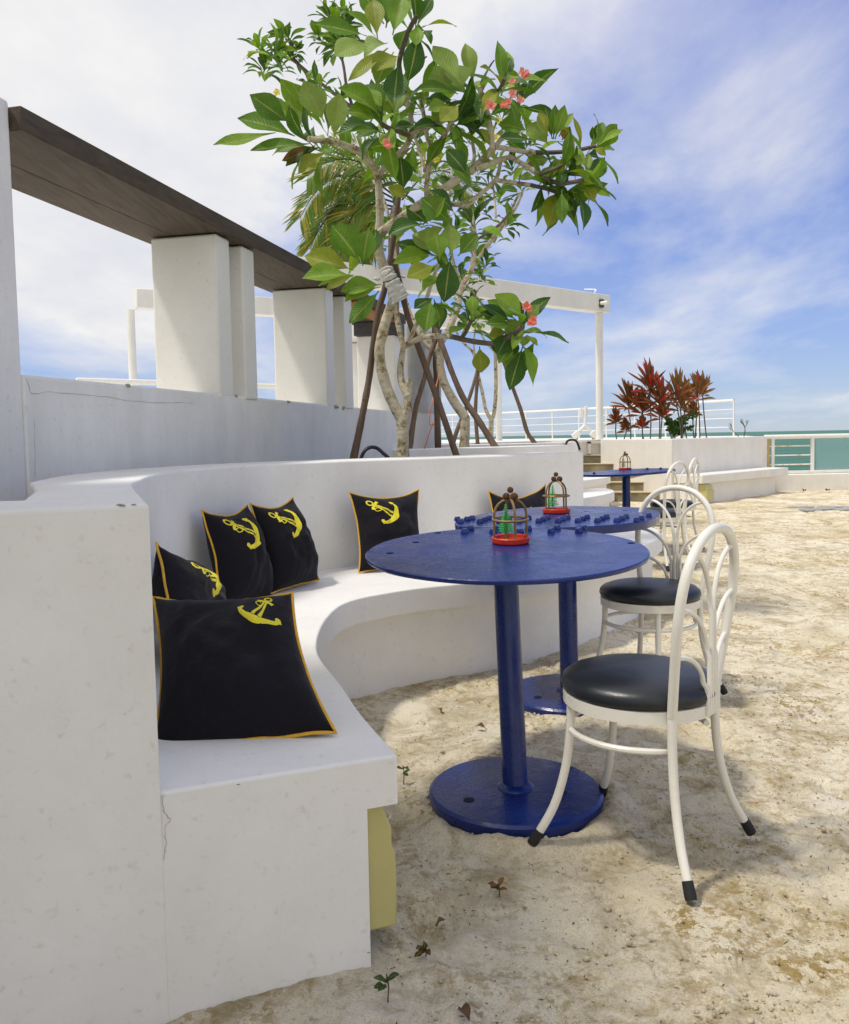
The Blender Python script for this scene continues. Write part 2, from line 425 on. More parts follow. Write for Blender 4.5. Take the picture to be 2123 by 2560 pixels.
cc = ramp(nt, nz(nt, mp.outputs[0], 2.4, 6, .6), [(.3, (5.4, 5.5, 6.0)), (.7, (6.7, 6.65, 6.6))])
L(nt, mixc(nt, mask, skyc, cc), bg.inputs[0]); bg.inputs[1].default_value = .118
S.view_settings.view_transform = 'Standard'; S.view_settings.look = 'None'; S.view_settings.exposure = 0.22; S.view_settings.gamma = 1

# ------------------------------------------------------------------ sand
def sand_z(x, y):
    p = Vector((x, y, 0))
    h = .022 * noise.noise(p * .9) + .012 * noise.noise(p * 2.6 + Vector((7, 3, 0)))
    r = noise.noise(p * 6.5 + Vector((1, 9, 2))); h += .008 * r
    q = noise.noise(p * 15 + Vector((4, 4, 4))); h += .0055 * q
    # scattered pits and heel marks
    f = noise.noise(p * 3.4 + Vector((13, 21, 5))); h -= .03 * max(0, f - .22) * 2
    return h - .012
PR = random.Random(11); PRINTS = {}
for k in range(150):
    y = 1.5 + 6.5 * PR.random() ** 1.2; x = lerp(-.1, .62 * y + .2, PR.random()); a = PR.uniform(0, 3.14)
    pr = (x, y, math.cos(a), math.sin(a), PR.uniform(.07, .15), PR.uniform(.035, .055), PR.uniform(.004, .013))
    for i in range(int((x - .35) // .5), int((x + .35) // .5) + 1):
        for j in range(int((y - .35) // .5), int((y + .35) // .5) + 1): PRINTS.setdefault((i, j), []).append(pr)
def prints(x, y):
    h = 0
    for px, py, c, s_, a, b, d in PRINTS.get((int(x // .5), int(y // .5)), ()):
        dx, dy = x - px, y - py; u = (dx * c + dy * s_) / a; v = (-dx * s_ + dy * c) / b; q = u * u + v * v
        if q < 6: h += -d * math.exp(-q * q) + d * .55 * math.exp(-((math.sqrt(q) - 1.35) / .3) ** 2)
    return h
def make_sand():
    rows, cols = 430, 330; vs = []; fs = []
    for i in range(rows):
        t = i / (rows - 1); y = .7 * (17.5 / .7) ** t
        for j in range(cols):
            k = lerp(-.75, .95, j / (cols - 1)); x = k * (y + .35)
            z = sand_z(x, y) + (prints(x, y) if y < 8.5 else 0); p = Vector((x, y, 0))
            if y < 8: z += .0052 * noise.noise(p * 38) + (.0022 * noise.noise(p * 80) if y < 4.5 else 0)
            # little ridge of sand pushed up round the table feet
            for cx_, cy_, rr in TB:
                d = math.hypot(x - cx_, y - cy_)
                if d < rr + .16:
                    z += .024 * math.exp(-((d - rr - .035) / .035) ** 2) * (1 + .8 * noise.noise(p * 9))
                    if d < rr: z = min(z, .002)
            vs.append((x, y, z))
    for i in range(rows - 1):
        for j in range(cols - 1):
            a = i * cols + j; fs.append((a, a + 1, a + cols + 1, a + cols))
    struct(MB().add(vs, fs).build('sand', M_SAND, ang=180))
T1 = Vector((.272, 2.60, 0)); T2 = Vector((.595, 3.64, 0)); T3 = Vector((1.965, 8.2, 0))
TB = [(T1.x, T1.y, .275), (T2.x, T2.y - .03, .275), (T3.x, T3.y, .27)]
make_sand()
struct(MB().box((2, 5, -.35), (26, 24, .5)).build('ground', M_SAND))
struct(MB().add([(-9000, -300, -4), (9000, -300, -4), (22000, 40000, -4), (-22000, 40000, -4)], [(0, 1, 2, 3)]).build('sea', M_SEA))

# ------------------------------------------------------------------ curved bench bays
ZW, ZS, ZB = 1.015, .45, .342
Wc = [G(372, 1258, ZW), G(338, 1222, ZW), G(332, 1207, ZW), G(352, 1197.6, ZW), G(386, 1186, ZW), G(443.5, 1177.5, ZW), G(529.6, 1169, ZW), G(667, 1160, ZW), G(874, 1151.7, ZW), G(1085, 1144.5, ZW), G(1299, 1137, ZW), G(1458, 1130, ZW)]
Oc = [G(54, 1251, ZW), G(80, 1232, ZW), G(103, 1216, ZW), G(150, 1201, ZW), G(201, 1190, ZW), G(321, 1176, ZW), G(472, 1166, ZW), G(702, 1154.5, ZW), G(874, 1146, ZW), G(1085, 1139, ZW), G(1290, 1130.5, ZW), G(1420, 1122, ZW)]
Sc = [G(994.6, 1886.4, ZS), G(902.7, 1783, ZS), G(851, 1708.6, ZS), G(805, 1651, ZS), G(792, 1616.7, ZS), G(799.5, 1576.5, ZS), G(819.6, 1542, ZS), G(851, 1513.4, ZS), G(897, 1496, ZS), G(960, 1483.5, ZS), G(1046, 1470, ZS), G(1241, 1448, ZS), G(1460, 1408, ZS), G(1619, 1359.5, ZS), G(1656, 1336.5, ZS)]
flat = lambda L_: [Vector((p.x, p.y, 0)) for p in L_]
def resample(c, n):
    d = [0]
    for a, b in zip(c, c[1:]): d.append(d[-1] + (b - a).length)
    out = []; j = 0
    for i in range(n):
        s = d[-1] * i / (n - 1)
        while j < len(c) - 2 and d[j + 1] < s: j += 1
        out.append(lerp(c[j], c[j + 1], (s - d[j]) / max(1e-9, d[j + 1] - d[j])))
    return out
NW = 90
W1 = resample(spline(flat(Wc), 10), NW); O1 = resample(spline(flat(Oc), 10), NW); S1 = spline(flat(Sc), 10)
def offset(c, d):
    out = []
    for i, p in enumerate(c):
        t = (c[min(i + 1, len(c) - 1)] - c[max(i - 1, 0)]).normalized()
        out.append(p + Vector((-t.y, t.x, 0)) * d)
    return out
Oo = [offset(W1, .29 + .09 * min(1, i / 50))[i] for i in range(NW)]
O1 = [lerp(O1[min(NW - 1, int(i * 1.0))], Oo[i], min(1, max(0, (i - 6) / 14))) for i in range(NW)]
END = flat([G(1641, 1322, ZS), G(1602, 1311, ZS), G(1556, 1312, ZS)])
def bay(off, label, first=True, lo=0):
    off = Vector(off)
    t = thing('curved_bench', Vector((.2, 4.2, 0)) + off, label, 'bench', 'curved plaster benches with planter walls')
    w = [p + off for p in W1[lo:]]; o = [p + off for p in O1[lo:]]
    top = MB()
    top.ribbon(w, o, -.15, ZW)
    if first:
        e0, b0 = w[0], o[0]
        top.prism([e0, e0 + Vector((-.62, -.31, 0)), Vector((-1.25, 1.45, 0)), b0 + Vector((-.25, -.02, 0)), b0, lerp(b0, e0, .5)][:5], -.15, ZW)
    bk = top.build('backrest', M_WALL, t, bevel=.009, seg=3, bf=lambda a, b: a.z > .9 and b.z > .9)
    k0 = 0 if first else 95
    s1 = [p + off for p in S1[k0:]]
    poly = s1 + [p + off for p in spline([S1[-1]] + END + [W1[-1] + Vector((.12, .25, 0))], 6)[1:]]
    inner = [p + Vector((-.02, .02, 0)) + off for p in W1[lo:]]
    inner = [p for p in offset(inner, .03)]
    if first: inner[0] = W1[0] + Vector((0, .001, 0))
    poly2 = poly + inner[::-1]
    st = MB().prism(poly2, ZB, ZS).build('seat_slab', M_WALL, t, bevel=.008, seg=3, bf=lambda a, b: (a.z > .4 and b.z > .4) or abs(a.z - b.z) > .05)
    bs = [p + off for p in offset(S1, .065)[k0:]]
    if first: bs[0] = lerp(W1[0], S1[0], .855); bs = [bs[0]] + [p for p in bs[1:] if p.y > bs[0].y + .02]
    endb = [p + off + Vector((-.08, -.06, 0)) for p in END]
    MB().prism(bs + endb + [W1[-1] + off] + inner[::-1], -.15, ZB).build('base', M_WALL, t)
    return t, bk, st
BENCH, BK, ST = bay((0, 0, 0), 'white curved bench in the foreground with planter wall behind its seat')
bay((.66, 4.38, 0), 'white curved bench with rounded seat end, just behind the foreground bench', False, 45)
bay((1.42, 8.05, 0), 'white curved bench farthest back, beside the concrete steps', False, 45)
# soil in the planters
struct(MB().prism([O1[i] + Vector((.05, -.05, 0)) for i in range(20, NW, 4)] + [Vector((.9, 9.3, 0)), Vector((-.2, 7.0, 0)), Vector((-1.25, 4.0, 0))], .2, .86).build('planter_soil', M_SOIL))
struct(MB().prism([(.2, 9.3), (1.5, 10.4), (2.2, 13.2), (.6, 12.6), (-.2, 10.5)], .2, .86).build('planter_soil', M_SOIL))

# hairline cracks and chips on the bench
nE = Vector((.39, -.92, 0)).normalized()
pE = G(402, 1985, ZS)
def crack(path, plane_p, n, parent, r=.0009):
    pts = [onplane(x, y, plane_p, n) + n * .0006 for x, y in path]
    q = []
    for a, b in zip(pts, pts[1:]):
        for k in range(5): q.append(lerp(a, b, k / 5) + Vector((0, 0, R.uniform(-.002, .002))) + (b - a).cross(n).normalized() * R.uniform(-.002, .002))
    q.append(pts[-1])
    MB().tube(q, [r * R.uniform(.4, 1.3) for _ in q], 5).build('crack', M_CRACK, parent)

nF = Vector((S1[0].y - W1[0].y, -(S1[0].x - W1[0].x), 0)).normalized()
if nF.y > 0: nF = -nF
crack([(403, 1988), (408, 2020), (412, 2036), (427, 2046), (413, 2064), (415, 2110), (410, 2150)], W1[0], nF, BENCH, .0006)
for cx_, cy_, w_ in ((262, 1266, 9), (300, 1263, 14), (335, 1261, 7), (596, 1961, 5), (921, 2381, 5)):
    p = onplane(cx_, cy_, W1[0], nF); q = w_ * p.y / F
    MB().blob(p + nF * .0005, (q, q * .3, q * .22), 9, 6, .6).build('chip', M_CHIP, BENCH)
# ------------------------------------------------------------------ tall garden wall, pillars, timber beam
TX = lambda y: -1.155 + .235 * (y - 4.89)
td = Vector((.235, 1, 0)).normalized(); tn = Vector((-td.y, td.x, 0))       # along the wall, and away from the seats
def tp(y, d=0): return Vector((TX(y), y, 0)) + tn * d
ZL = 1.40
gw = thing('garden_wall', tp(5.8) , 'weathered white garden wall with a tall end piece, behind the planter', 'wall')
gm = MB().prism([tp(3.284), tp(4.2), tp(5.2), tp(6.4), tp(7.7), tp(9.07), tp(9.07, .62), tp(3.284, .62)], -.1, ZL)
gm.build('wall', M_WALL2, gw, bevel=.012)
MB().prism([tp(3.28), tp(3.28, .6), Vector((-2.5, 1.1, 0)), Vector((-2.3, .1, 0)), Vector((-1.72, .1, 0)), Vector((-1.74, 1.6, 0)), Vector((-1.66, 2.5, 0))], -.1, 2.42).build('end_piece', M_WALL2, gw, bevel=.012)
bw_ = thing('shade_block', (-2.9, .2, 0), 'tall plain white shading block added out of view left of the bench', 'building')  # added block, out of frame, casts shade on the near bench and wall
MB().prism([(-2.1, 1.85), (-2.1, -3.2), (-3.6, -3.2), (-3.6, 1.85)], -.1, 5.2).build('wall', M_WALL2, bw_, bevel=.02)
MB().prism([(-2.05, 1.9), (-2.05, -3.25), (-3.65, -3.25), (-3.65, 1.9)], 5.202, 5.32).build('roof', M_FARWALL, bw_, bevel=.02)  # cap of the added shading block, also unseen
nT = -tn
crack([(66, 948), (78, 985), (120, 980), (170, 984), (250, 990), (330, 1003), (420, 1008), (470, 1006), (486, 1010)], tp(3), nT, gw, .0009)
crack([(86, 1050), (88, 1120), (87, 1195)], tp(3), nT, gw, .0005)
for (cx_, cy_, w_) in ((319, 964, 8), (838, 1017, 9), (857, 1020, 7), (720, 1005, 6), (590, 990, 5), (640, 996, 4)):
    p = onplane(cx_, cy_, tp(3), nT)
    s_ = w_ * p.y / F
    MB().blob(p + nT * .001, (s_, s_ * .7, s_ * .6), 9, 6, .6).build('chip', M_CHIP, gw)
def pillar(y0, th, wd, label, ztop=2.305, d0=0.0):
    m = MB().prism([tp(y0, d0), tp(y0 + th, d0), tp(y0 + th, wd), tp(y0, wd)], ZL - .02, ztop)
    o = m.build('pillar', M_PILLAR, bevel=.014, seg=3); return tag(o, label, 'pillar', 'plaster pillars under the timber beam')
pillar(4.89, .17, .41, 'broad cream pillar nearest the camera under the timber beam')
pillar(5.20, .17, .41, 'narrow looking cream pillar right behind the nearest pillar', d0=-.01)
pillar(6.66, .18, .44, 'broad cream pillar in the middle of the timber beam')
pillar(7.07, .20, .44, 'cream pillar tight behind the middle pillar, left of the leaning stake', d0=-.01)
pillar(8.64, .2, .40, 'sunlit cream pillar with a dark steel cap at the beam end', ztop=2.17)
bt = thing('timber_beam', tp(6, .2) + UP * 2.35, 'long weathered brown timber beam laid across the pillars', 'beam')
mb = MB()
a0, a1 = 3.286, 8.94
for (dd0, dd1, h0, h1) in ((-.045, .275, 2.312, 2.402), (.2755, .51, 2.3125, 2.4015)):
    mb.prism([tp(a0, dd0), tp(a1, dd0), tp(a1, dd1), tp(a0, dd1)], h0, h1)
mb.build('plank', M_BEAM, bt, bevel=.006)
MB().prism([tp(7.33, -.02), tp(8.9, -.02), tp(8.9, .17), tp(7.33, .17)], 2.292, 2.3105).build('orange_board', M_ORANGE, bt, bevel=.003)
MB().box(tp(8.75, .19) + UP * 2.24, (.47, .26, .135), rad(-12)).build('steel_cap', M_STEEL, bt, bevel=.004)

# mottled wall block and building behind
wb = thing('wall_block', (-.05, 10, 0), 'tall white wall block with grey mottled side behind the trees', 'wall')
a = A(971, 1030, 9.3); b_ = A(1019, 1030, 9.8); c_ = A(1103, 1030, 10.6)
MB().prism([a, b_, c_, c_ + Vector((-.3, .5, 0)), a + Vector((-.25, .5, 0))], -.1, 2.45).build('wall', M_FARWALL, wb, bevel=.01)
e_ = (c_ - b_); e_.z = 0; e_n = Vector((e_.y, -e_.x, 0)).normalized()
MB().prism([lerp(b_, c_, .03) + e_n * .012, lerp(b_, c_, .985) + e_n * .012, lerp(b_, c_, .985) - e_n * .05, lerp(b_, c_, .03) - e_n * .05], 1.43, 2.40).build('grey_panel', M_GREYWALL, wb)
hb = thing('building', (-1.6, 10.6, 0), 'low white building with overhanging flat roof seen between the pillars', 'building')
p1 = A(700, 900, 9.4); p2 = A(1010, 900, 11.4)
pa = A(698, 950, 9.6); pb = A(905, 950, 10.6)
MB().prism([A(846, 950, 12.2), A(915, 950, 12.2), A(1010, 950, 12.8), A(900, 950, 13.8)], 0, 2.49).build('wall', M_PILLAR, hb, bevel=.01)
MB().prism([A(838, 950, 11.7), A(935, 950, 11.7), A(1030, 950, 12.8), A(905, 950, 14.2)], 2.50, 2.68).build('roof', M_FARWALL, hb, bevel=.01)
wp = MB().prism([A(696, 950, 11), A(708, 950, 11), A(716, 950, 11.9), A(704, 950, 11.9)], 0, 2.22).build('wall_pier', M_FARWALL, bevel=.01)
tag(wp, 'slim sunlit white wall pier just left of the middle pillar', 'wall')

# ------------------------------------------------------------------ pergola, deck, railings
DZ = 1.03
struct(MB().prism([(-12, 3), (-1.9, 3), (-1.1, 8), (.9, 13.6), (2.3, 16.2), (6.55, 16.7), (8.3, 22), (4.6, 27.3), (.9, 32.3), (-6, 33), (-14, 26)], -3.5, DZ).build('deck', M_FARWALL))
pg = thing('pergola', (0, 16, DZ), 'white far pergola of two long beams on round posts above the deck', 'pergola')
def beam(pts, z0, z1, th, bez=True):
    c = spline([Vector((p[0], p[1], 0)) for p in pts], 8)
    MB().ribbon(c, offset(c, th), z0, z1).build('beam', M_FARWALL, pg, bevel=.012)
PZ0, PZ1 = 3.53, 3.87
beam([A(640, 0, 12.6), A(1000, 0, 14.0), A(1200, 0, 14.85), A(1523, 0, 17.0)], PZ0, PZ1, .28)
beam([A(313, 0, 15.3), A(700, 0, 16.7), A(1100, 0, 18.8), A(1228, 0, 19.7)], PZ0, PZ1, .28)
for (u_, d_) in ((1499, 17.0), (335, 15.55), (1247, 19.6)):
    p = A(u_, 1000, d_); p.z = 0
    MB().lathe([(.072, DZ), (.072, PZ0)], 20, p).build('post', M_PILLAR, pg)
sc_ = thing('security_camera', A(1500, 759, 16.85), 'small white security camera on the pergola beam end', 'camera')
q = A(1502, 759, 16.82)
MB().box(q, (.10, .10, .16), rad(20)).build('bracket', M_STEEL, sc_, bevel=.01)
MB().tube([q + Vector((.0, -.05, 0)), q + Vector((.10, -.2, -.01))], .035, 12).build('housing', M_RAIL, sc_)
MB().tube(spline([q + Vector((-.04, -.04, .02)), q + Vector((-.10, -.03, -.08)), q + Vector((-.12, -.02, .2)), q + Vector((-.1, .0, .27)), q + Vector((-.3, .1, .3))], 6), .014, 6).build('cable', M_RAIL, sc_)

def railing(pts, label, zt=1.93, npost=8, bars=3):
    c = resample(spline([Vector((p[0], p[1], 0)) for p in pts], 12), 60)
    t = thing('railing', Vector((c[30].x, c[30].y, DZ)), label, 'railing')
    MB().tube([p + UP * zt for p in c], .038, 10).build('top_rail', M_RAIL, t)
    for k in range(bars):
        z = lerp(DZ, zt, (k + 1) / (bars + 1))
        MB().tube([p + UP * z for p in c], .012, 6).build('bar', M_RAIL, t)
    for p in resample(c, npost): MB().tube([p + UP * (DZ - .02), p + UP * zt], .024, 8).build('post', M_RAIL, t)
def dep(u, y, zt=1.93):
    p = G(u, y, zt); return p
railing([A(1840, 0, 21.7), A(1640, 0, 24.1), A(1430, 0, 27.0), A(1270, 0, 29.2), A(1105, 0, 31.5), A(900, 0, 33)], 'long curved white railing along the far deck edge by the sea', npost=14)
railing([A(150, 0, 10.8), A(393, 0, 11.6), A(700, 0, 12.9)], 'white railing seen low between the pillars on the left', npost=6)
# right low wall with glass railing
rb = Vector((6.62, 16.45, 0)); re_ = Vector((12.5, 16.9, 0))
lw = MB().prism([Vector((6.05, 16.15, 0)), Vector((12.5, 16.35, 0)), Vector((12.5, 16.9, 0)), Vector((6.2, 16.75, 0))], -.2, .30).build('low_wall', M_FARWALL, bevel=.01)
tag(lw, 'low white wall under the glass railing at the sand edge', 'wall')
gr = thing('glass_railing', rb + UP * .3, 'rust stained white railing with a glass panel in front of the sea', 'railing')
rd = (re_ - rb).normalized(); at = lambda s_, z: rb + rd * s_ + UP * z
MB().tube([at(-.03, 1.02), at(6, 1.02)], .045, 12).build('top_rail', M_RAIL, gr)
for z in (.50, .68, .86): MB().tube([at(.02, z - .02), at(.93, z - .02)], .013, 8).build('bar', M_RUST, gr)
for s_, mm in ((.03, M_OCHRE), (.13, M_RAIL), (.93, M_RAIL), (2.6, M_RAIL)):
    MB().box(at(s_, .65), (.06, .05, .74), .07).build('post', mm, gr, bevel=.004)
MB().box(at(3.0, .335), (6.1, .10, .05), .076).build('bottom_rail', M_RUST, gr, bevel=.004)
MB().box(at(1.79, .665), (1.58, .012, .61), .076).build('glass_panel', M_GLASS, gr)
MB().box(at(3.4, .665), (1.5, .012, .61), .076).build('glass_panel', M_GLASS, gr)

# far planter with red plants, its bench, steps
fp = thing('far_planter', (4.0, 15.3, 0), 'angular white planter wall holding the red leaved plants', 'planter')
C0 = A(1502, 1100, 15.7); C1 = A(1679, 1100, 13.9); C2 = Vector((6.62, 16.4, 0))
MB().prism([C0, C1, C2, C2 + Vector((0, .35, 0)), Vector((4.0, 16.6, 0)), C0 + Vector((.1, .5, 0))], -.1, 1.035).build('wall', M_FARWALL, fp, bevel=.012)
fs_ = (C2 - C1); fs_.z = 0; fs_.normalize(); fnn = Vector((fs_.y, -fs_.x, 0))
fbn = thing('far_bench', C1 + fnn * .2, 'straight white slab bench along the far planter wall', 'bench')
b0 = C1 + fs_ * .05; b1 = C1 + fs_ * 3.33
for q in (b0, b1): q.z = 0
MB().prism([b0 - fnn * .0, b0 + fnn * .52, b1 + fnn * .52, b1], .31, .45).build('seat_slab', M_FARWALL, fbn, bevel=.01)
MB().prism([b0 + fs_ * .05, b0 + fs_ * .05 + fnn * .42, b1 - fs_ * .35 + fnn * .42, b1 - fs_ * .35], -.1, .309).build('base', M_FARWALL, fbn, bevel=.01)
sp_ = thing('steps', (2.9, 15, 0), 'stained concrete steps leading up beside the far planter', 'steps')
sa = A(1440, 1100, 14.55); sb = A(1660, 1100, 14.15); sa.z = sb.z = 0
sdir = (sb - sa).normalized(); sn = Vector((-sdir.y, sdir.x, 0))
for k in range(5):
    o_ = sn * (.33 * k)
    MB().prism([sa + o_, sb + o_ - sdir * (.16 * k), sb + o_ - sdir * (.16 * k) + sn * (.33 * (5 - k)), sa + sn * 1.65], -.1 if k == 0 else .15 * k - .02, .15 * (k + 1) - .012).build('riser', M_STEP, sp_, bevel=.004)
    MB().prism([sa + o_ - sn * .012, sb + o_ - sdir * (.16 * k) - sn * .012, sb + o_ - sdir * (.16 * k) + sn * .34, sa + o_ + sn * .34], .15 * (k + 1) - .012, .15 * (k + 1)).build('tread', M_TREAD, sp_)
dw = thing('deck_wall', (2.8, 16, 0), 'short white wall with a square recess at the top of the steps', 'wall')
w0 = A(1380, 1100, 16.05); w1 = A(1503, 1100, 16.05)
MB().prism([w0, w1, w1 + Vector((0, .4, 0)), w0 + Vector((0, .4, 0))], .5, 1.0).build('wall', M_FARWALL, dw)
fr = A(1488.5, 1121, 16.03)
for dx, dz_, sx_, sz_ in ((-.12, 0, .05, .26), (.12, 0, .05, .26), (0, .12, .29, .05), (0, -.13, .29, .05)):
    MB().box(fr + Vector((dx, -.03, dz_)), (sx_, .07, sz_)).build('recess_frame', M_FARWALL, dw)

# ------------------------------------------------------------------ floodlight stands on the deck
def flood(base, label, s=1.0, rz=0):
    t = thing('floodlight_stand', (0, 0, 0), label, 'lamp', 'white floodlight stands on the deck')
    P = lambda x, z: Vector((x * s, 0, z * s))
    MB().tube([P(0, .26), P(.02, .62)], .030 * s, 10).build('stem', M_RAIL, t)
    for sx_ in (-1, 1):
        MB().tube([P(0, .27), P(.17 * sx_, .10)], .034 * s, 8).build('arm', M_RAIL, t)
        o = MB().box((0, 0, 0), (.15 * s, .13 * s, .12 * s)).build('lamp_head', M_RAIL, t, bevel=.012)
        o.location = P(.18 * sx_, .08); o.rotation_euler = (0, rad(38 * sx_), 0)
        MB().box(P(.17 * sx_, .0), (.05 * s, .05 * s, .035 * s)).build('foot', M_OCHRE, t)
        MB().box(P(.0 + .045 * sx_ - .02, .52 + .03 * (sx_ > 0)), (.075 * s, .04 * s, .2 * s)).build('panel', M_RAIL, t, bevel=.01)
    t.location = base; t.rotation_euler = (0, 0, rz)
p = A(1462, 1000, 17.3); p.z = DZ + .02
flood(p, 'white two armed floodlight stand beside the right pergola post')
p = A(1703, 1000, 17.3); p.z = DZ - .22
flood(p, 'white floodlight stand half hidden behind the red plants', 1.0, rad(30))

# ------------------------------------------------------------------ tables
def frust(mb, p, r, h, M):
    mb.lathe([(r, -.001), (r, h * .35), (r * .68, h)], 6, p, M)
def make_table(loc, label, outline, zt, tilt, thick, studs, holes, lean=(0, 0), base_off=(0, 0), cap=False):
    t = thing('round_table', loc, label, 'table', 'blue steel pedestal tables')
    c = Vector(loc)
    M = Matrix.Rotation(rad(tilt[0]), 3, 'X') @ Matrix.Rotation(rad(tilt[1]), 3, 'Y')
    ctr = c + Vector((0, 0, zt))
    n = len(outline); vs = []
    for dz_, sc in ((-thick, .994), (-thick * .5, 1.0), (-.003, 1.0), (0, .992)):
        for p in outline: vs.append(ctr + M @ Vector((p[0] * sc, p[1] * sc, dz_)))
    fs = [tuple(range(n))[::-1], tuple(range(3 * n, 4 * n))]
    for k in range(3): fs += [(k * n + i, k * n + (i + 1) % n, (k + 1) * n + (i + 1) % n, (k + 1) * n + i) for i in range(n)]
    top = MB().add(vs, fs).build('tabletop', M_BLUE, t, ang=30)
    if holes:
        cut = MB()
        for h in holes: cut.lathe([(.0135, -.2), (.0135, .2)], 16, ctr + M @ Vector((h[0], h[1], 0)), M)
        cu = cut.build('cutter', M_HOLE)
        cu.location = -c; 
        cu.location = Vector((0, 0, 0))
        bo = top.modifiers.new('b', 'BOOLEAN'); bo.object = cu; bo.operation = 'DIFFERENCE'; bo.solver = 'EXACT'
        bpy.context.view_layer.update()
        dg = bpy.context.evaluated_depsgraph_get(); me = bpy.data.meshes.new_from_object(top.evaluated_get(dg))
        top.modifiers.clear(); top.data = me; bpy.data.objects.remove(cu)
        me.shade_smooth(); me.set_sharp_from_angle(angle=rad(30))
    for s_ in studs:
        m = MB(); frust(m, ctr + M @ Vector((s_[0], s_[1], 0)), R.uniform(.0142, .0158), .018, M @ Matrix.Rotation(R.uniform(0, 1), 3, 'Z')); m.build('bolt', M_BLUE, top, bevel=.0015)
    bc = c + Vector((base_off[0], base_off[1], 0)); tcp = ctr + M @ Vector((lean[0], lean[1], -thick))
    MB().tube([bc + UP * .03, lerp(bc + UP * .03, tcp, .5), tcp + UP * .004], .0395, 28).build('pole', M_BLUE, t)
    MB().tube([lerp(bc, tcp, .945), tcp + UP * .002], .0445, 28).build('collar', M_BLUE, t)
    if cap: MB().lathe([(.06, zt - thick - .045), (.20, zt - thick - .012), (.20, zt - thick + .001)], 24, c).build('bracket', M_BLUE, t)
    # base plate
    m = MB(); prof = [(.262, -.02), (.272, .006), (.271, .022), (.262, .030), (.10, .034)]
    m.lathe(prof, 56, bc); bp = m.build('base_plate', M_BLUE, t, ang=30)
    MB().lathe([(.060, .033), (.055, .040), (.040, .048)], 28, bc).build('weld', M_BLUE, t)
    for (hx, hy) in ((-.15, -.09), (.135, -.05)):
        MB().lathe([(.017, .031), (.017, .0338)], 14, bc + Vector((hx, hy, -.0004))).build('hole', M_HOLE, bp)
    return t, ctr, M
def disc(r, w=.004, n=72, sd_=0):
    out = []
    for k in range(n):
        an = 2 * math.pi * k / n
        q = r + w * noise.noise(Vector((math.cos(an) * 2.2 + sd_, math.sin(an) * 2.2, sd_)))
        out.append((q * math.cos(an), q * math.sin(an)))
    return out
def loc2(px, z, c, tilt=0):
    """point on a table top in table coordinates"""
    out = []
    for x, y in px:
        n_ = Matrix.Rotation(rad(tilt), 3, 'X') @ UP
        p = onplane(x, y, Vector((c[0], c[1], z)), n_); out.append((p.x - c[0], (p.y - c[1])))
    return out
TILT = 3.0
C_T1 = Vector((.256, 2.70, 0))
st1 = loc2([(1162, 1333), (1177, 1325), (1233, 1333), (1246, 1325), (1300, 1334), (1321, 1326), (1378, 1333), (1393, 1325), (1447, 1333), (1459, 1326)], .768, C_T1, TILT)
ho1 = loc2([(975, 1381), (1040, 1354), (1095, 1331), (1578, 1360)], .768, C_T1, TILT)
TAB1, ctr1, MT1 = make_table(C_T1, 'blue round steel table nearest the camera', disc(.447, .006, 72, 3), .768, (TILT, -.4), .014, st1, ho1, (-.002, .02), (.012, -.10))
o2 = [(1138, 1303), (1143, 1312), (1160, 1316), (1250, 1319), (1330, 1320), (1400, 1318.5), (1530, 1312), (1612, 1302), (1640, 1292), (1651, 1283), (1640, 1276.5), (1600, 1269), (1500, 1265.5), (1400, 1265), (1300, 1271), (1220, 1282), (1160, 1294)]
C_T2 = Vector((.598, 3.70, 0))
ol2 = [(p.x, p.y) for p in spline([Vector((q[0], q[1], 0)) for q in loc2(o2, .775, C_T2)], 5, True)]
st2 = []
for k in range(9):
    u_ = 1200 + 49 * k
    st2 += [(u_, 1307.5 - .4 * k), (u_ + 12, 1303 - .4 * k), (u_ + 23, 1299 - .5 * k)]
st2 += [(1144, 1302), (1152, 1308), (1168, 1302), (1181, 1299)]; st2 = [s_ for s_ in st2 if s_[0] < 1612]; st2.append((1622, 1293))
st2 = loc2(st2, .775, C_T2); ho2 = loc2([(1466, 1278.5), (1563, 1276.5), (1256, 1283)], .775, C_T2)
TAB2, ctr2, MT2 = make_table(C_T2, 'blue table with rows of bolts along its front edge, behind the nearest table', ol2, .775, (0, 0), .034, st2, ho2, (.012, -.04), (.012, -.10))
o3 = disc(.46, .006, 60, 8)
TAB3, ctr3, MT3 = make_table(Vector((1.955, 8.22, 0)), 'far blue table near the steps with a bracket under its top', o3, .768, (0, -2.4), .02, [(-.33, -.1), (.03 + .2, .1), (.34, .02), (.1, .25)], [], (0, 0), (0, 0), True)
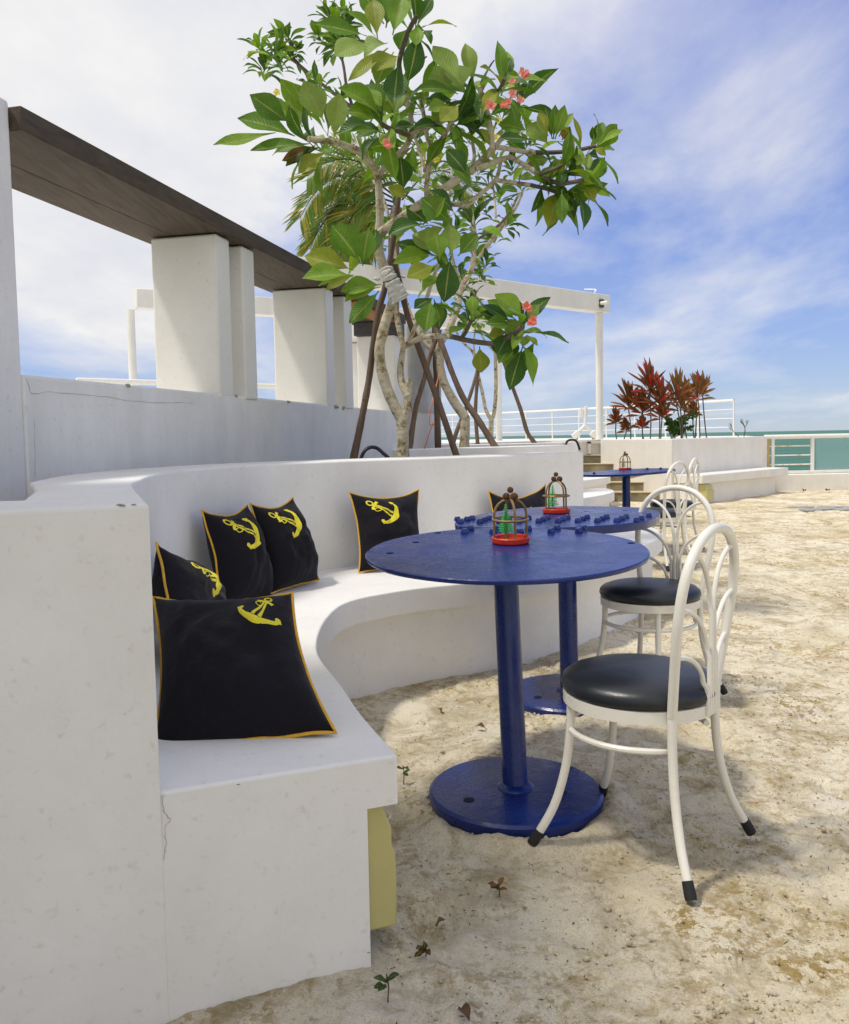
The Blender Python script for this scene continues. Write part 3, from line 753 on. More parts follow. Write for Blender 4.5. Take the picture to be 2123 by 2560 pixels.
# ------------------------------------------------------------------ caged lantern ornaments
def make_lantern():
    t = thing('cage_ornament', (0, 0, 0), 'x', 'ornament', 'cage ornaments on the tables')
    prof = [(.048, .001), (.058, .0), (.0625, .004), (.0635, .018), (.060, .021), (.055, .019), (.053, .008), (.048, .006)]
    MB().lathe(prof, 40, closed=True).build('tray', M_RED, t)
    MB().lathe([(.001, .004), (.054, .0045), (.054, .007), (.001, .007)], 30).build('tray_floor', M_RED, t)
    ribs = MB()
    for k in range(4):
        an = rad(45 * 0 + 90 * k + 20); d = Vector((math.cos(an), math.sin(an), 0))
        path = [d * .056 + UP * .012, d * .056 + UP * .075, d * .0555 + UP * .095] + [d * (.055 * math.cos(q)) + UP * (.095 + .052 * math.sin(q)) for q in [rad(a_) for a_ in range(15, 91, 15)]]
        ribs.tube(path, .0042, 8)
    ribs.build('cage_rib', M_CAGE, t)
    ring = [Vector((math.cos(rad(a_)) * .0585, math.sin(rad(a_)) * .0585, .079)) for a_ in range(0, 361, 12)]
    MB().tube(ring, .0042, 8).build('cage_ring', M_CAGE, t)
    for (dx, dy, dz_, r_) in ((-.012, -.004, .156, .0125), (.014, -.008, .155, .014), (.001, .004, .176, .011)):
        m = MB(); m.blob((dx, dy, dz_), r_ * .82, 10, 7)
        for k in range(46):
            z = 1 - 2 * (k + .5) / 46; a_ = k * 2.39996; q = math.sqrt(1 - z * z)
            d = Vector((q * math.cos(a_), q * math.sin(a_), z)); m.blob(Vector((dx, dy, dz_)) + d * r_ * .82, r_ * .2, 5, 4)
        m.build('cone', M_CONE, t)
    m = MB(); bx = Vector((-.016, .006, .010)); lean = Vector((.010, 0, 1)).normalized()
    m.tube([bx, bx + lean * .118], .0018, 6)
    for k in range(13):
        f = k / 12; c = bx + lean * (.022 + .092 * f); r_ = .024 * (1 - f) + .004
        for j in range(14):
            a_ = j * 2 * math.pi / 14 + k * .37; d = Vector((math.cos(a_), math.sin(a_), .25))
            m.tube([c, c + d * r_ * R.uniform(.85, 1.1)], [.0022, .0012], 4)
    m.build('little_tree', M_PINE, t)
    return t
lan = make_lantern()
def put_lantern(o, px, py, c, z, tilt, label, rz):
    p = onplane(px, py, Vector((c[0], c[1], z)), Matrix.Rotation(rad(tilt), 3, 'X') @ UP)
    o.location = p + UP * .001; o.rotation_euler = (rad(tilt), 0, rz); o['label'] = label
l2 = copy_tree(lan); l3 = copy_tree(lan)
put_lantern(lan, 1277, 1357, C_T1, .768, TILT, 'caged tree ornament with red tray on the nearest blue table', rad(-10))
put_lantern(l2, 1391, 1283, C_T2, .775, 0, 'caged tree ornament with red tray on the table with bolt rows', rad(8))
put_lantern(l3, 1563, 1175, (1.955, 8.22), .768, 0, 'caged tree ornament with red tray on the far table', rad(30))

# ------------------------------------------------------------------ chairs (local +x is the backrest side)
def make_chair():
    t = thing('bistro_chair', (0, 0, 0), 'x', 'chair', 'white tubular chairs with black seats')
    m = MB(); prof = [(.195, .428), (.207, .436), (.212, .449), (.208, .463), (.195, .475), (.165, .486), (.12, .493), (.06, .497), (.004, .498)]
    m.lathe(prof, 112); m.v = [(x * (1 + .011 * q), y * (1 + .011 * q), z) for x, y, z in m.v for q in [(noise.noise(Vector((math.atan2(y, x) * 9, z * 8, 3))) * max(0, min(1, (.462 - z) / .02)))]]; m.build('seat', M_VINYL, t, ang=60)
    MB().lathe([(.200, .398), (.2065, .398), (.2065, .430), (.200, .430)], 56, closed=True).build('seat_frame', M_TUBE, t)
    pl = lambda r, a_, z: Vector((r * math.cos(rad(a_)), r * math.sin(rad(a_)), z))
    for a_ in (43, -43, 137, -137):
        rear = abs(a_) < 90
        r0 = .214 if rear else .190
        path = spline([pl(r0, a_, .428 if rear else .405), pl(r0 + .002, a_, .33), pl(r0 + .016, a_, .22), pl(r0 + .050, a_, .11), pl(.318 if rear else .298, a_, .012)], 6)
        lg = MB().tube(path, .0120, 12).build('leg', M_TUBE, t)
        d = (path[-1] - path[-2]).normalized()
        MB().tube([path[-1] - d * .035, path[-1] - d * .004, path[-1] + d * .008], [.0138, .0152, .0145], 12).build('rubber_foot', M_RUBBER, lg)
    # hoop
    bx = lambda z: .1565 + .058 * max(0, (z - .42) / .47)
    hp = []
    for y, z in ((.146, .42), (.160, .50), (.176, .60), (.184, .68), (.176, .76), (.150, .815), (.105, .857), (.055, .878), (0, .885)): hp.append(Vector((bx(z), y, z)))
    full = hp + [Vector((p.x, -p.y, p.z)) for p in hp[-2::-1]]
    MB().tube(spline(full, 6), .0130, 14).build('back_hoop', M_TUBE, t)
    yh = lambda z: (.176 + (z - .60) * .1 if z < .68 else .184 - .02 * ((z - .68) / .08) ** 2)
    for sg in (-1, 1):
        for k, (z0, z1, yy, off) in enumerate(((.47, .575, .172, .036), (.55, .695, .183, .022), (.66, .826, .138, .0085))):
            path = [Vector((.206, sg * off, .405)), Vector((.205, sg * off, z0 - .03))]
            for q in range(0, 10):
                th = rad(90 * q / 9); z = z0 + (z1 - z0) * math.sin(th)
                y = off + (yy - off) * (1 - math.cos(th))
                xx_ = lerp(.206, bx(z), min(1, .25 + .75 * (1 - math.cos(th)))) if z > .45 else .206
                path.append(Vector((xx_ if q > 0 else .205, sg * y, z)))
            MB().tube(spline(path, 3), .0066, 9).build('back_spindle', M_TUBE, t)
    ring = [pl(.192, a_, .325) for a_ in range(43, 318, 7)]
    MB().tube(ring, .0085, 9).build('stretcher', M_TUBE, t)
    return t
def place(o, x, y, az, label, z=None):
    o.location = (x, y, sand_z(x, y) * .3 + .0 if z is None else z); o.rotation_euler = (0, 0, rad(az)); o['label'] = label
ch = make_chair(); c2 = copy_tree(ch); c3 = copy_tree(ch); c4 = copy_tree(ch)
place(ch, .58, 2.300, -39, 'white tubular chair nearest the camera with round black seat', .0)
place(c2, .955, 3.60, 42, 'white tubular chair by the table with bolt rows, behind the nearest chair', .004)
place(c3, 1.97, 7.2, -46, 'white tubular chair in front of the far table, lower of the far pair', .0)
place(c4, 2.37, 8.1, -32, 'white tubular chair right of the far table, farther of the far pair', .0)

# ------------------------------------------------------------------ cushions
def anchor_strips():
    """anchor in unit coordinates, ring at y=1, crown at y=0; list of (centre line, widths)"""
    out = []
    ring = [(.10 * math.cos(a_), 1.0 + .10 * math.sin(a_)) for a_ in [rad(18 * k) for k in range(21)]]
    out.append((ring, [.055] * 21))
    out.append(([(-.035, .90), (-.05, .6), (-.085, .3), (-.10, .05)], [.05, .07, .08, .10]))
    out.append(([(.035, .90), (.05, .6), (.085, .3), (.10, .05)], [.05, .07, .08, .10]))
    out.append(([(-.24, .80), (-.12, .84), (0, .82), (.12, .84), (.24, .80)], [.10, .085, .07, .085, .10]))
    out.append(([(-.20, .62), (-.25, .70), (-.17, .77), (-.1, .72)], [.03] * 4))
    out.append(([(-.20, .62), (-.12, .58), (-.05, .63)], [.03] * 3))
    arm = [(-.60, .26), (-.52, .12), (-.36, .0), (-.18, -.07), (0, -.12), (.18, -.07), (.36, .0), (.52, .12), (.60, .26)]
    out.append((arm, [.09, .13, .17, .22, .27, .22, .17, .13, .09]))
    out.append(([(-.66, .20), (-.56, .30), (-.50, .33)], [.05, .15, .10])); out.append(([(.66, .20), (.56, .30), (.50, .33)], [.05, .15, .10]))
    return out
def cushion(BL, BR, TR, TL, thick, ring, crown, esc, label, seed, flip=1, sag=.04, back=.7):
    thick *= 1.32; BL, BR, TR, TL = map(Vector, (BL, BR, TR, TL)); ctr = (BL + BR + TR + TL) / 4
    t = thing('cushion', (ctr.x, ctr.y, min(BL.z, BR.z)), label, 'cushion', 'black cushions with anchor emblems on the bench')
    n = ((BR - BL).cross(TL - BL)).normalized()
    if n.y > 0 and n.dot(CAM - ctr) < 0: n = -n
    sd_ = Vector((seed * 3.1, seed * 1.7, 0))
    def base(s, t_):
        ps = 1 - (2 * s - 1) ** 2; pt = 1 - (2 * t_ - 1) ** 2
        s2 = .5 + (s - .5) * (1 - .125 * pt); t2 = .5 + (t_ - .5) * (1 - (.10 if t_ > .5 else .035) * ps)
        if t_ > .5: t2 -= sag * ps * (2 * t_ - 1)
        return lerp(lerp(BL, BR, s2), lerp(TL, TR, s2), t2)
    def h(s, t_):
        a_ = max(0, 1 - abs(2 * s - 1) ** 2.6) ** .62; b2 = max(0, 1 - abs(2 * t_ - 1) ** 2.6) ** .62
        p = Vector((s * 3, t_ * 3, 0)) + sd_
        w = noise.noise(p) * .20 + noise.noise(p * 2.6) * .10 + .11 * abs(noise.noise(Vector((s * 9, t_ * 2.5, 0)) + sd_))
        return thick * a_ * b2 * (1 + w - .18 * (t_ - .4))
    def front(s, t_, e=0): return base(s, t_) + n * (h(s, t_) + e)
    g = 34; vs = []; fs = []
    for side in (0, 1):
        for j in range(g + 1):
            for i in range(g + 1):
                s, t_ = i / g, j / g
                vs.append(front(s, t_) if side == 0 else base(s, t_) - n * h(s, t_) * back)
    k = (g + 1) ** 2
    for j in range(g):
        for i in range(g):
            a_ = j * (g + 1) + i
            fs.append((a_, a_ + 1, a_ + g + 2, a_ + g + 1)); fs.append((k + a_, k + a_ + g + 1, k + a_ + g + 2, k + a_ + 1))
    MB().add(vs, fs).build('cover', M_CLOTH, t, ang=180)
    pth = []
    q = 26
    for i in range(q): pth.append(base(i / q, 0))
    for i in range(q): pth.append(base(1, i / q))
    for i in range(q): pth.append(base(1 - i / q, 1))
    for i in range(q): pth.append(base(0, 1 - i / q))
    pth = [p + n * (.002 + .007 * noise.noise(p * 13)) + (TL - BL).normalized() * (.005 * noise.noise(p * 11 + sd_)) for p in pth]
    pth.append(pth[0]); pth.append(pth[1])
    MB().tube(pth, .0043, 8).build('piping', M_PIPE, t)
    # emblem
    rg, cr = Vector(ring), Vector(crown); ax = rg - cr; ex = Vector((ax.y, -ax.x)) * flip * esc
    m = MB()
    for si, (line, wd) in enumerate(anchor_strips()):
        lp = spline([Vector((x, y, 0)) for x, y in line], 5); wl = []
        for i in range(len(lp)):
            f = i / (len(lp) - 1) * (len(wd) - 1); a_ = min(int(f), len(wd) - 2); wl.append(lerp(wd[a_], wd[a_ + 1], f - a_))
        vs = []; fs = []
        for i, p in enumerate(lp):
            d = (lp[min(i + 1, len(lp) - 1)] - lp[max(i - 1, 0)]).normalized(); o = Vector((-d.y, d.x, 0))
            for w in (-.54, -.27, 0, .27, .54):
                u2 = p + o * wl[i] * w
                st = cr + ex * u2.x + ax * u2.y
                vs.append(front(min(.995, max(.005, st.x)), min(.995, max(.005, st.y)), .0014 + .0001 * si - (.0016 if abs(w) > .4 else 0)))
        for i in range(len(lp) - 1):
            for w in range(4): fs.append((5 * i + w, 5 * i + w + 1, 5 * i + w + 6, 5 * i + w + 5))
        m.add(vs, fs)
    m.build('anchor_emblem', M_EMB, t, ang=180)
    return t
# nearest: lies back against the left wall
cushion(A(378, 1890, 1.90) * 1, G(840, 1830, ZS + .012), A(731, 1483, 2.20), A(383, 1492, 2.28), 0.075, (.845, .885), (.755, .675), 1.0, 'big black cushion leaning at the near bench end, in front of the others', 1, 1, .02)
cushion(G(392, 1720, ZS + .01) + Vector((.05, .0, 0)), G(510, 1543, ZS + .03) + Vector((0.03, 0.1, 0)), A(448, 1398, 3.08), A(392, 1357, 2.66), .085, (.28, .80), (.60, .58), 1.0, 'black cushion half hidden behind the big near cushion', 2, 1, .05)
cushion(A(553, 1511, 3.40), A(683, 1492, 3.74), A(618, 1262, 3.86), A(502, 1277, 3.50), .085, (.22, .86), (.54, .64), 1.0, 'black cushion standing left of its touching neighbour on the back curve', 3, 1, .05)
cushion(A(676, 1484, 3.70), A(797, 1451, 4.03), A(731, 1243, 4.12), A(625, 1259, 3.80), .085, (.18, .85), (.50, .68), 1.0, 'black cushion touching its left neighbour, with shadow falling on the seat', 4, 1, .05)
cushion(A(897, 1432, 4.25), A(1056, 1413, 4.50), A(1047, 1225, 4.62), A(873, 1231, 4.38), .075, (.17, .86), (.45, .67), .95, 'black cushion standing alone left of the nearest blue table', 5, 1, .05)
cushion(A(1238, 1420, 4.82), A(1385, 1402, 5.05), A(1364, 1211, 5.17), A(1220, 1229, 4.92), .075, (.30, .62), (.62, .62), .8, 'black cushion mostly hidden behind the tables and ornaments', 6, -1, .09)

# ------------------------------------------------------------------ yellow boxes and hoses
yb = thing('yellow_box', G(958, 2330, .03), 'cream yellow moulded box under the near end of the bench', 'box', 'cream yellow boxes at the benches')
d0 = (S1[6] - S1[0]).normalized(); dn = Vector((d0.y, -d0.x, 0))
e0 = G(922, 2335, .06); e0.z = 0
def ybox(e, d, n_, w, l, par, z0=.055, z1=.335):
    P = lambda s, k, z: e + d * s + n_ * k + UP * z
    prof = [(0, z0), (w * .98, z0), (w, z0 + .14), (w * .97, z0 + .15), (w * .97, z0 + .165), (w * .86, z0 + .185), (w * .86, z0 + .225), (w * .55, z1), (0, z1)]
    vs = [P(0, k, z) for k, z in prof] + [P(l, k, z) for k, z in prof]; n = len(prof)
    MB().add(vs, [tuple(range(n)), tuple(range(n, 2 * n))[::-1]] + [(i, n + i, n + (i + 1) % n, (i + 1) % n) for i in range(n)]).build('housing', M_YBOX, par, bevel=.006, seg=3)
    MB().tube(spline([P(.02, w * .8, z0 + .232), P(.03, w * .95, z0 + .24), P(.06, w * .8, z0 + .245), P(.09, w * .93, z0 + .23)], 5), .0012, 5).build('wire', M_RAIL, par)
    MB().box(P(l * .3, .012, z0 - .02), (.02, .02, .05)).build('foot', M_YBOX, par)
ybox(e0 + d0 * .015 + dn * .004, d0, dn, .068, .24, yb)
yb2 = thing('yellow_box', C1 + fnn * .5, 'cream yellow box at the left end of the far slab bench', 'box', 'cream yellow boxes at the benches')
e1 = b0 + fnn * .425 + fs_ * .06; e1.z = 0
ybox(e1, fs_, fnn, .14, .24, yb2, .03, .30)
hs1 = MB().tube(spline([A(897, 1175, 5.25), A(903, 1146, 5.25), A(913, 1126, 5.25), A(928, 1118, 5.27), A(944, 1121, 5.3), A(958, 1133, 5.3), A(972, 1146, 5.3), A(985, 1170, 5.3)], 6), .0115, 10).build('hose', M_HOSE)
tag(hs1, 'black hose arching out of the planter left of the first trunk', 'hose')
hs2 = MB().tube(spline([A(1412, 1125, 13.4), A(1418, 1104, 13.4), A(1430, 1099.5, 13.4), A(1442, 1104, 13.4), A(1450, 1125, 13.4)], 6), .018, 8).build('hose', M_HOSE)
tag(hs2, 'black hose arch peeping over the farthest planter wall', 'hose')

# ------------------------------------------------------------------ trees
GREENS = [(.17, .31, .022), (.18, .32, .026), (.12, .25, .020), (.22, .35, .034), (.10, .215, .022)]
def tint(kind=None):
    if kind == 'y': return (.27, .31, .03)
    if kind == 'b': return (.22, .11, .03)
    if kind == 'd': return (.045, .125, .020)
    if kind == 'l': return (.25, .36, .075)
    c = R.choice(GREENS); k = R.uniform(.85, 1.2)
    return tuple(x * k for x in c)
def leaf(mb, base, tip, width, nrm, col, droop=.12, fold=.35, petiole=.12, wav=.03):
    base, tip = Vector(base), Vector(tip); ax = tip - base; ln = ax.length
    if ln < 1e-4: return
    d = ax / ln; nrm = (nrm - d * nrm.dot(d)); nrm = nrm.normalized() if nrm.length > 1e-4 else d.orthogonal().normalized()
    sd_ = d.cross(nrm); vs = []; uv = []; n = 9; ph = R.uniform(0, 6)
    for i in range(n + 1):
        t = i / n
        q = max(0, (t - petiole) / (1 - petiole))
        w = width * (math.sin(math.pi * q ** 1.12) ** 1.05 if 0 < q < 1 else 0) * .53
        if i == 0: w = .004
        w = max(w, .0035 if t < .95 else .0004)
        c = base + ax * t + nrm * (ln * droop * (4 * t * (1 - t)) * 1.0)
        r1 = wav * ln * math.sin(9 * t + ph); r2 = wav * ln * math.sin(8 * t + ph + 2)
        for k, rr in ((-1, r1), (-.5, r1 * .4), (0, 0), (.5, r2 * .4), (1, r2)):
            vs.append(c + sd_ * (w * k) + nrm * (abs(k) * w * fold + rr * (1 if q > 0 else 0)))
            uv.append((t, k))
    fs = []
    for i in range(n):
        for k in range(4): fs.append((5 * i + k, 5 * i + k + 1, 5 * i + k + 6, 5 * i + k + 5))
    mb.add(vs, fs, col, uv)
def rosette(mb, p, axis, n, ln, wid=.30, spread=(35, 100), yellow=.08, dark=.2, droop=.1):
    axis = axis.normalized(); a = axis.orthogonal().normalized(); b = axis.cross(a); f0 = R.uniform(0, 6)
    for k in range(n):
        f = f0 + 2.39996 * k; th = rad(lerp(spread[0], spread[1], (k + R.random()) / n))
        rdl = a * math.cos(f) + b * math.sin(f)
        d = axis * math.cos(th) + rdl * math.sin(th)
        l_ = ln * R.uniform(.72, 1.12)
        d = (d - UP * R.uniform(.0, .35)).normalized()
        nr = axis * math.sin(th) - rdl * math.cos(th) + UP * .6
        q = p - axis * (.02 + .05 * k / n)
        x = R.random(); col = tint('y' if x < yellow else ('d' if x < yellow + dark else None))
        leaf(mb, q, q + d * l_, l_ * wid * R.uniform(.85, 1.15), nr, col, droop + R.uniform(-.04, .06))
def flower(mb, p, s, col):
    for k in range(5):
        a = 2 * math.pi * k / 5 + R.random(); d = Vector((math.cos(a), -.4, math.sin(a))).normalized()
        leaf(mb, p, p + d * s, s * .8, Vector((0, -1, .3)), tuple(c * R.uniform(.85, 1.15) for c in col), .1, .1, .0)
def branch(mb, pts, d0, d1, r0, r1, seg=10):
    n = len(pts); c = [A(x, y, lerp(d0, d1, i / (n - 1))) for i, (x, y) in enumerate(pts)]
    c = spline(c, 5); m = len(c)
    mb.tube(c, [1.15 * lerp(r0, r1, i / (m - 1)) * (1 + .10 * noise.noise(p * 14)) for i, p in enumerate(c)], seg)
    return c[-1], (c[-1] - c[-3]).normalized()

# tree 1: front frangipani
D1 = 5.55; K1 = D1 / F
t1 = thing('frangipani_tree', A(1008, 1146, D1), 'large leaved frangipani with cloth bandage on its trunk, in the first planter', 'tree', 'frangipani trees')
tm = MB()
branch(tm, [(1008, 1185), (1008, 1144), (1007, 1066), (1004, 1040)], D1, D1, .035, .034, 14)
branch(tm, [(1006, 1052), (983, 1008), (964, 961), (952, 913), (949, 871), (958, 828), (969, 790), (985, 735), (968, 690), (948, 631), (947, 585)], D1, D1 - .05, .032, .027, 14)
branch(tm, [(1008, 1050), (1017, 1025), (1020, 990), (1022, 960), (1026, 956)], D1, D1 - .03, .024, .022)
branch(tm, [(1020, 990), (1006, 963), (1001, 932), (1003, 904), (1007, 866), (996, 812), (992, 780), (988, 740)], D1 - .03, D1 + .1, .021, .014)
branch(tm, [(1007, 872), (1022, 855), (1035, 825), (1055, 780), (1082, 700), (1095, 660)], D1, D1 - .2, .014, .010)
branch(tm, [(1012, 866), (1050, 846), (1090, 840), (1130, 842)], D1, D1 - .3, .016, .014)
class Twigs:
    def __init__(s, par): s.par = par
    def tube(s, *a, **k): MB().tube(*a, **k).build('branch', M_DBARK, s.par)
db = Twigs(t1)
tips = []
tips.append(branch(db, [(1128, 841), (1160, 849), (1200, 856), (1245, 858), (1280, 838), (1308, 815)], D1 - .3, D1 - .6, .0145, .013))
tips.append(branch(db, [(1153, 846), (1166, 828), (1178, 800)], D1 - .35, D1 - .4, .012, .010))
branch(tm, [(947, 590), (950, 530), (945, 436)], D1 - .05, D1 - .1, .024, .021)
tips.append(branch(tm, [(945, 440), (936, 423), (920, 400), (895, 379), (860, 362), (828, 354), (771, 347)], D1 - .1, D1 - .6, .019, .015))
tips.append(branch(tm, [(945, 440), (962, 420), (980, 404), (1008, 375), (1024, 347), (1028, 303), (1018, 255), (1011, 227)], D1 - .1, D1 - .3, .018, .014))
tips.append(branch(db, [(1011, 232), (1000, 180), (999, 151), (1012, 105), (1026, 69), (1043, 38)], D1 - .3, D1 - .5, .0145, .012))
tips.append(branch(tm, [(1027, 340), (1060, 318), (1100, 303), (1138, 290)], D1 - .2, D1 - .45, .014, .013))
tips.append(branch(db, [(1030, 342), (1000, 330), (975, 322), (955, 310)], D1 - .2, D1 - .5, .013, .012))
tips.append(branch(tm, [(1068, 442), (1040, 350), (1028, 345)], D1 + .1, D1 + .2, .010, .009))
# right limb
branch(tm, [(946, 590), (961, 575), (1005, 543), (1068, 499), (1130, 458), (1182, 423), (1225, 380), (1235, 366)], D1 - .05, D1 - .4, .027, .018)
tips.append(branch(tm, [(1232, 372), (1228, 330), (1220, 284), (1206, 240), (1200, 215)], D1 - .4, D1 - .5, .014, .011))
branch(tm, [(1238, 366), (1258, 341), (1275, 305), (1290, 270)], D1 - .4, D1 - .2, .012, .010)
tips.append(branch(db, [(1288, 275), (1300, 250), (1307, 238)], D1 - .2, D1 - .15, .010, .009))
tips.append(branch(db, [(1213, 262), (1238, 238), (1256, 212), (1262, 195)], D1 - .45, D1 - .6, .012, .010))
branch(tm, [(1238, 367), (1270, 372), (1308, 379), (1340, 382)], D1 - .4, D1 - .3, .013, .012)
tips.append(branch(db, [(1335, 381), (1384, 381), (1440, 376), (1490, 365)], D1 - .3, D1 - .4, .012, .010))
branch(tm, [(1190, 422), (1235, 405), (1277, 391)], D1 - .35, D1 - .3, .016, .013)
tips.append(branch(tm, [(1275, 392), (1310, 412), (1346, 436), (1372, 450)], D1 - .3, D1 - .5, .013, .012))
tips.append(branch(db, [(1360, 445), (1397, 458), (1435, 455), (1470, 447)], D1 - .5, D1 - .6, .012, .010))
tips.append(branch(db, [(1350, 436), (1380, 425), (1408, 412)], D1 - .5, D1 - .6, .010, .009))
branch(tm, [(1068, 500), (1066, 470), (1070, 440), (1078, 385)], D1 - .15, D1 - .2, .015, .013)
tips.append(branch(tm, [(1079, 388), (1100, 355), (1122, 320), (1135, 296)], D1 - .2, D1 - .45, .013, .012))
tips.append(branch(tm, [(1079, 388), (1068, 340), (1060, 290), (1052, 245)], D1 - .2, D1 - .1, .012, .011))
branch(tm, [(1075, 500), (1120, 508), (1169, 515)], D1 - .2, D1 - .3, .014, .013)
branch(tm, [(1165, 515), (1195, 490), (1239, 450), (1252, 405)], D1 - .3, D1 - .2, .013, .010)
branch(tm, [(1238, 450), (1290, 458), (1330, 463)], D1 - .3, D1 - .35, .012, .011)
tips.append(branch(db, [(1328, 463), (1365, 472), (1398, 483)], D1 - .35, D1 - .45, .011, .009))
branch(tm, [(1183, 415), (1186, 385), (1180, 350)], D1 - .3, D1 - .1, .011, .009)
tm.build('trunk', M_BARK, t1)
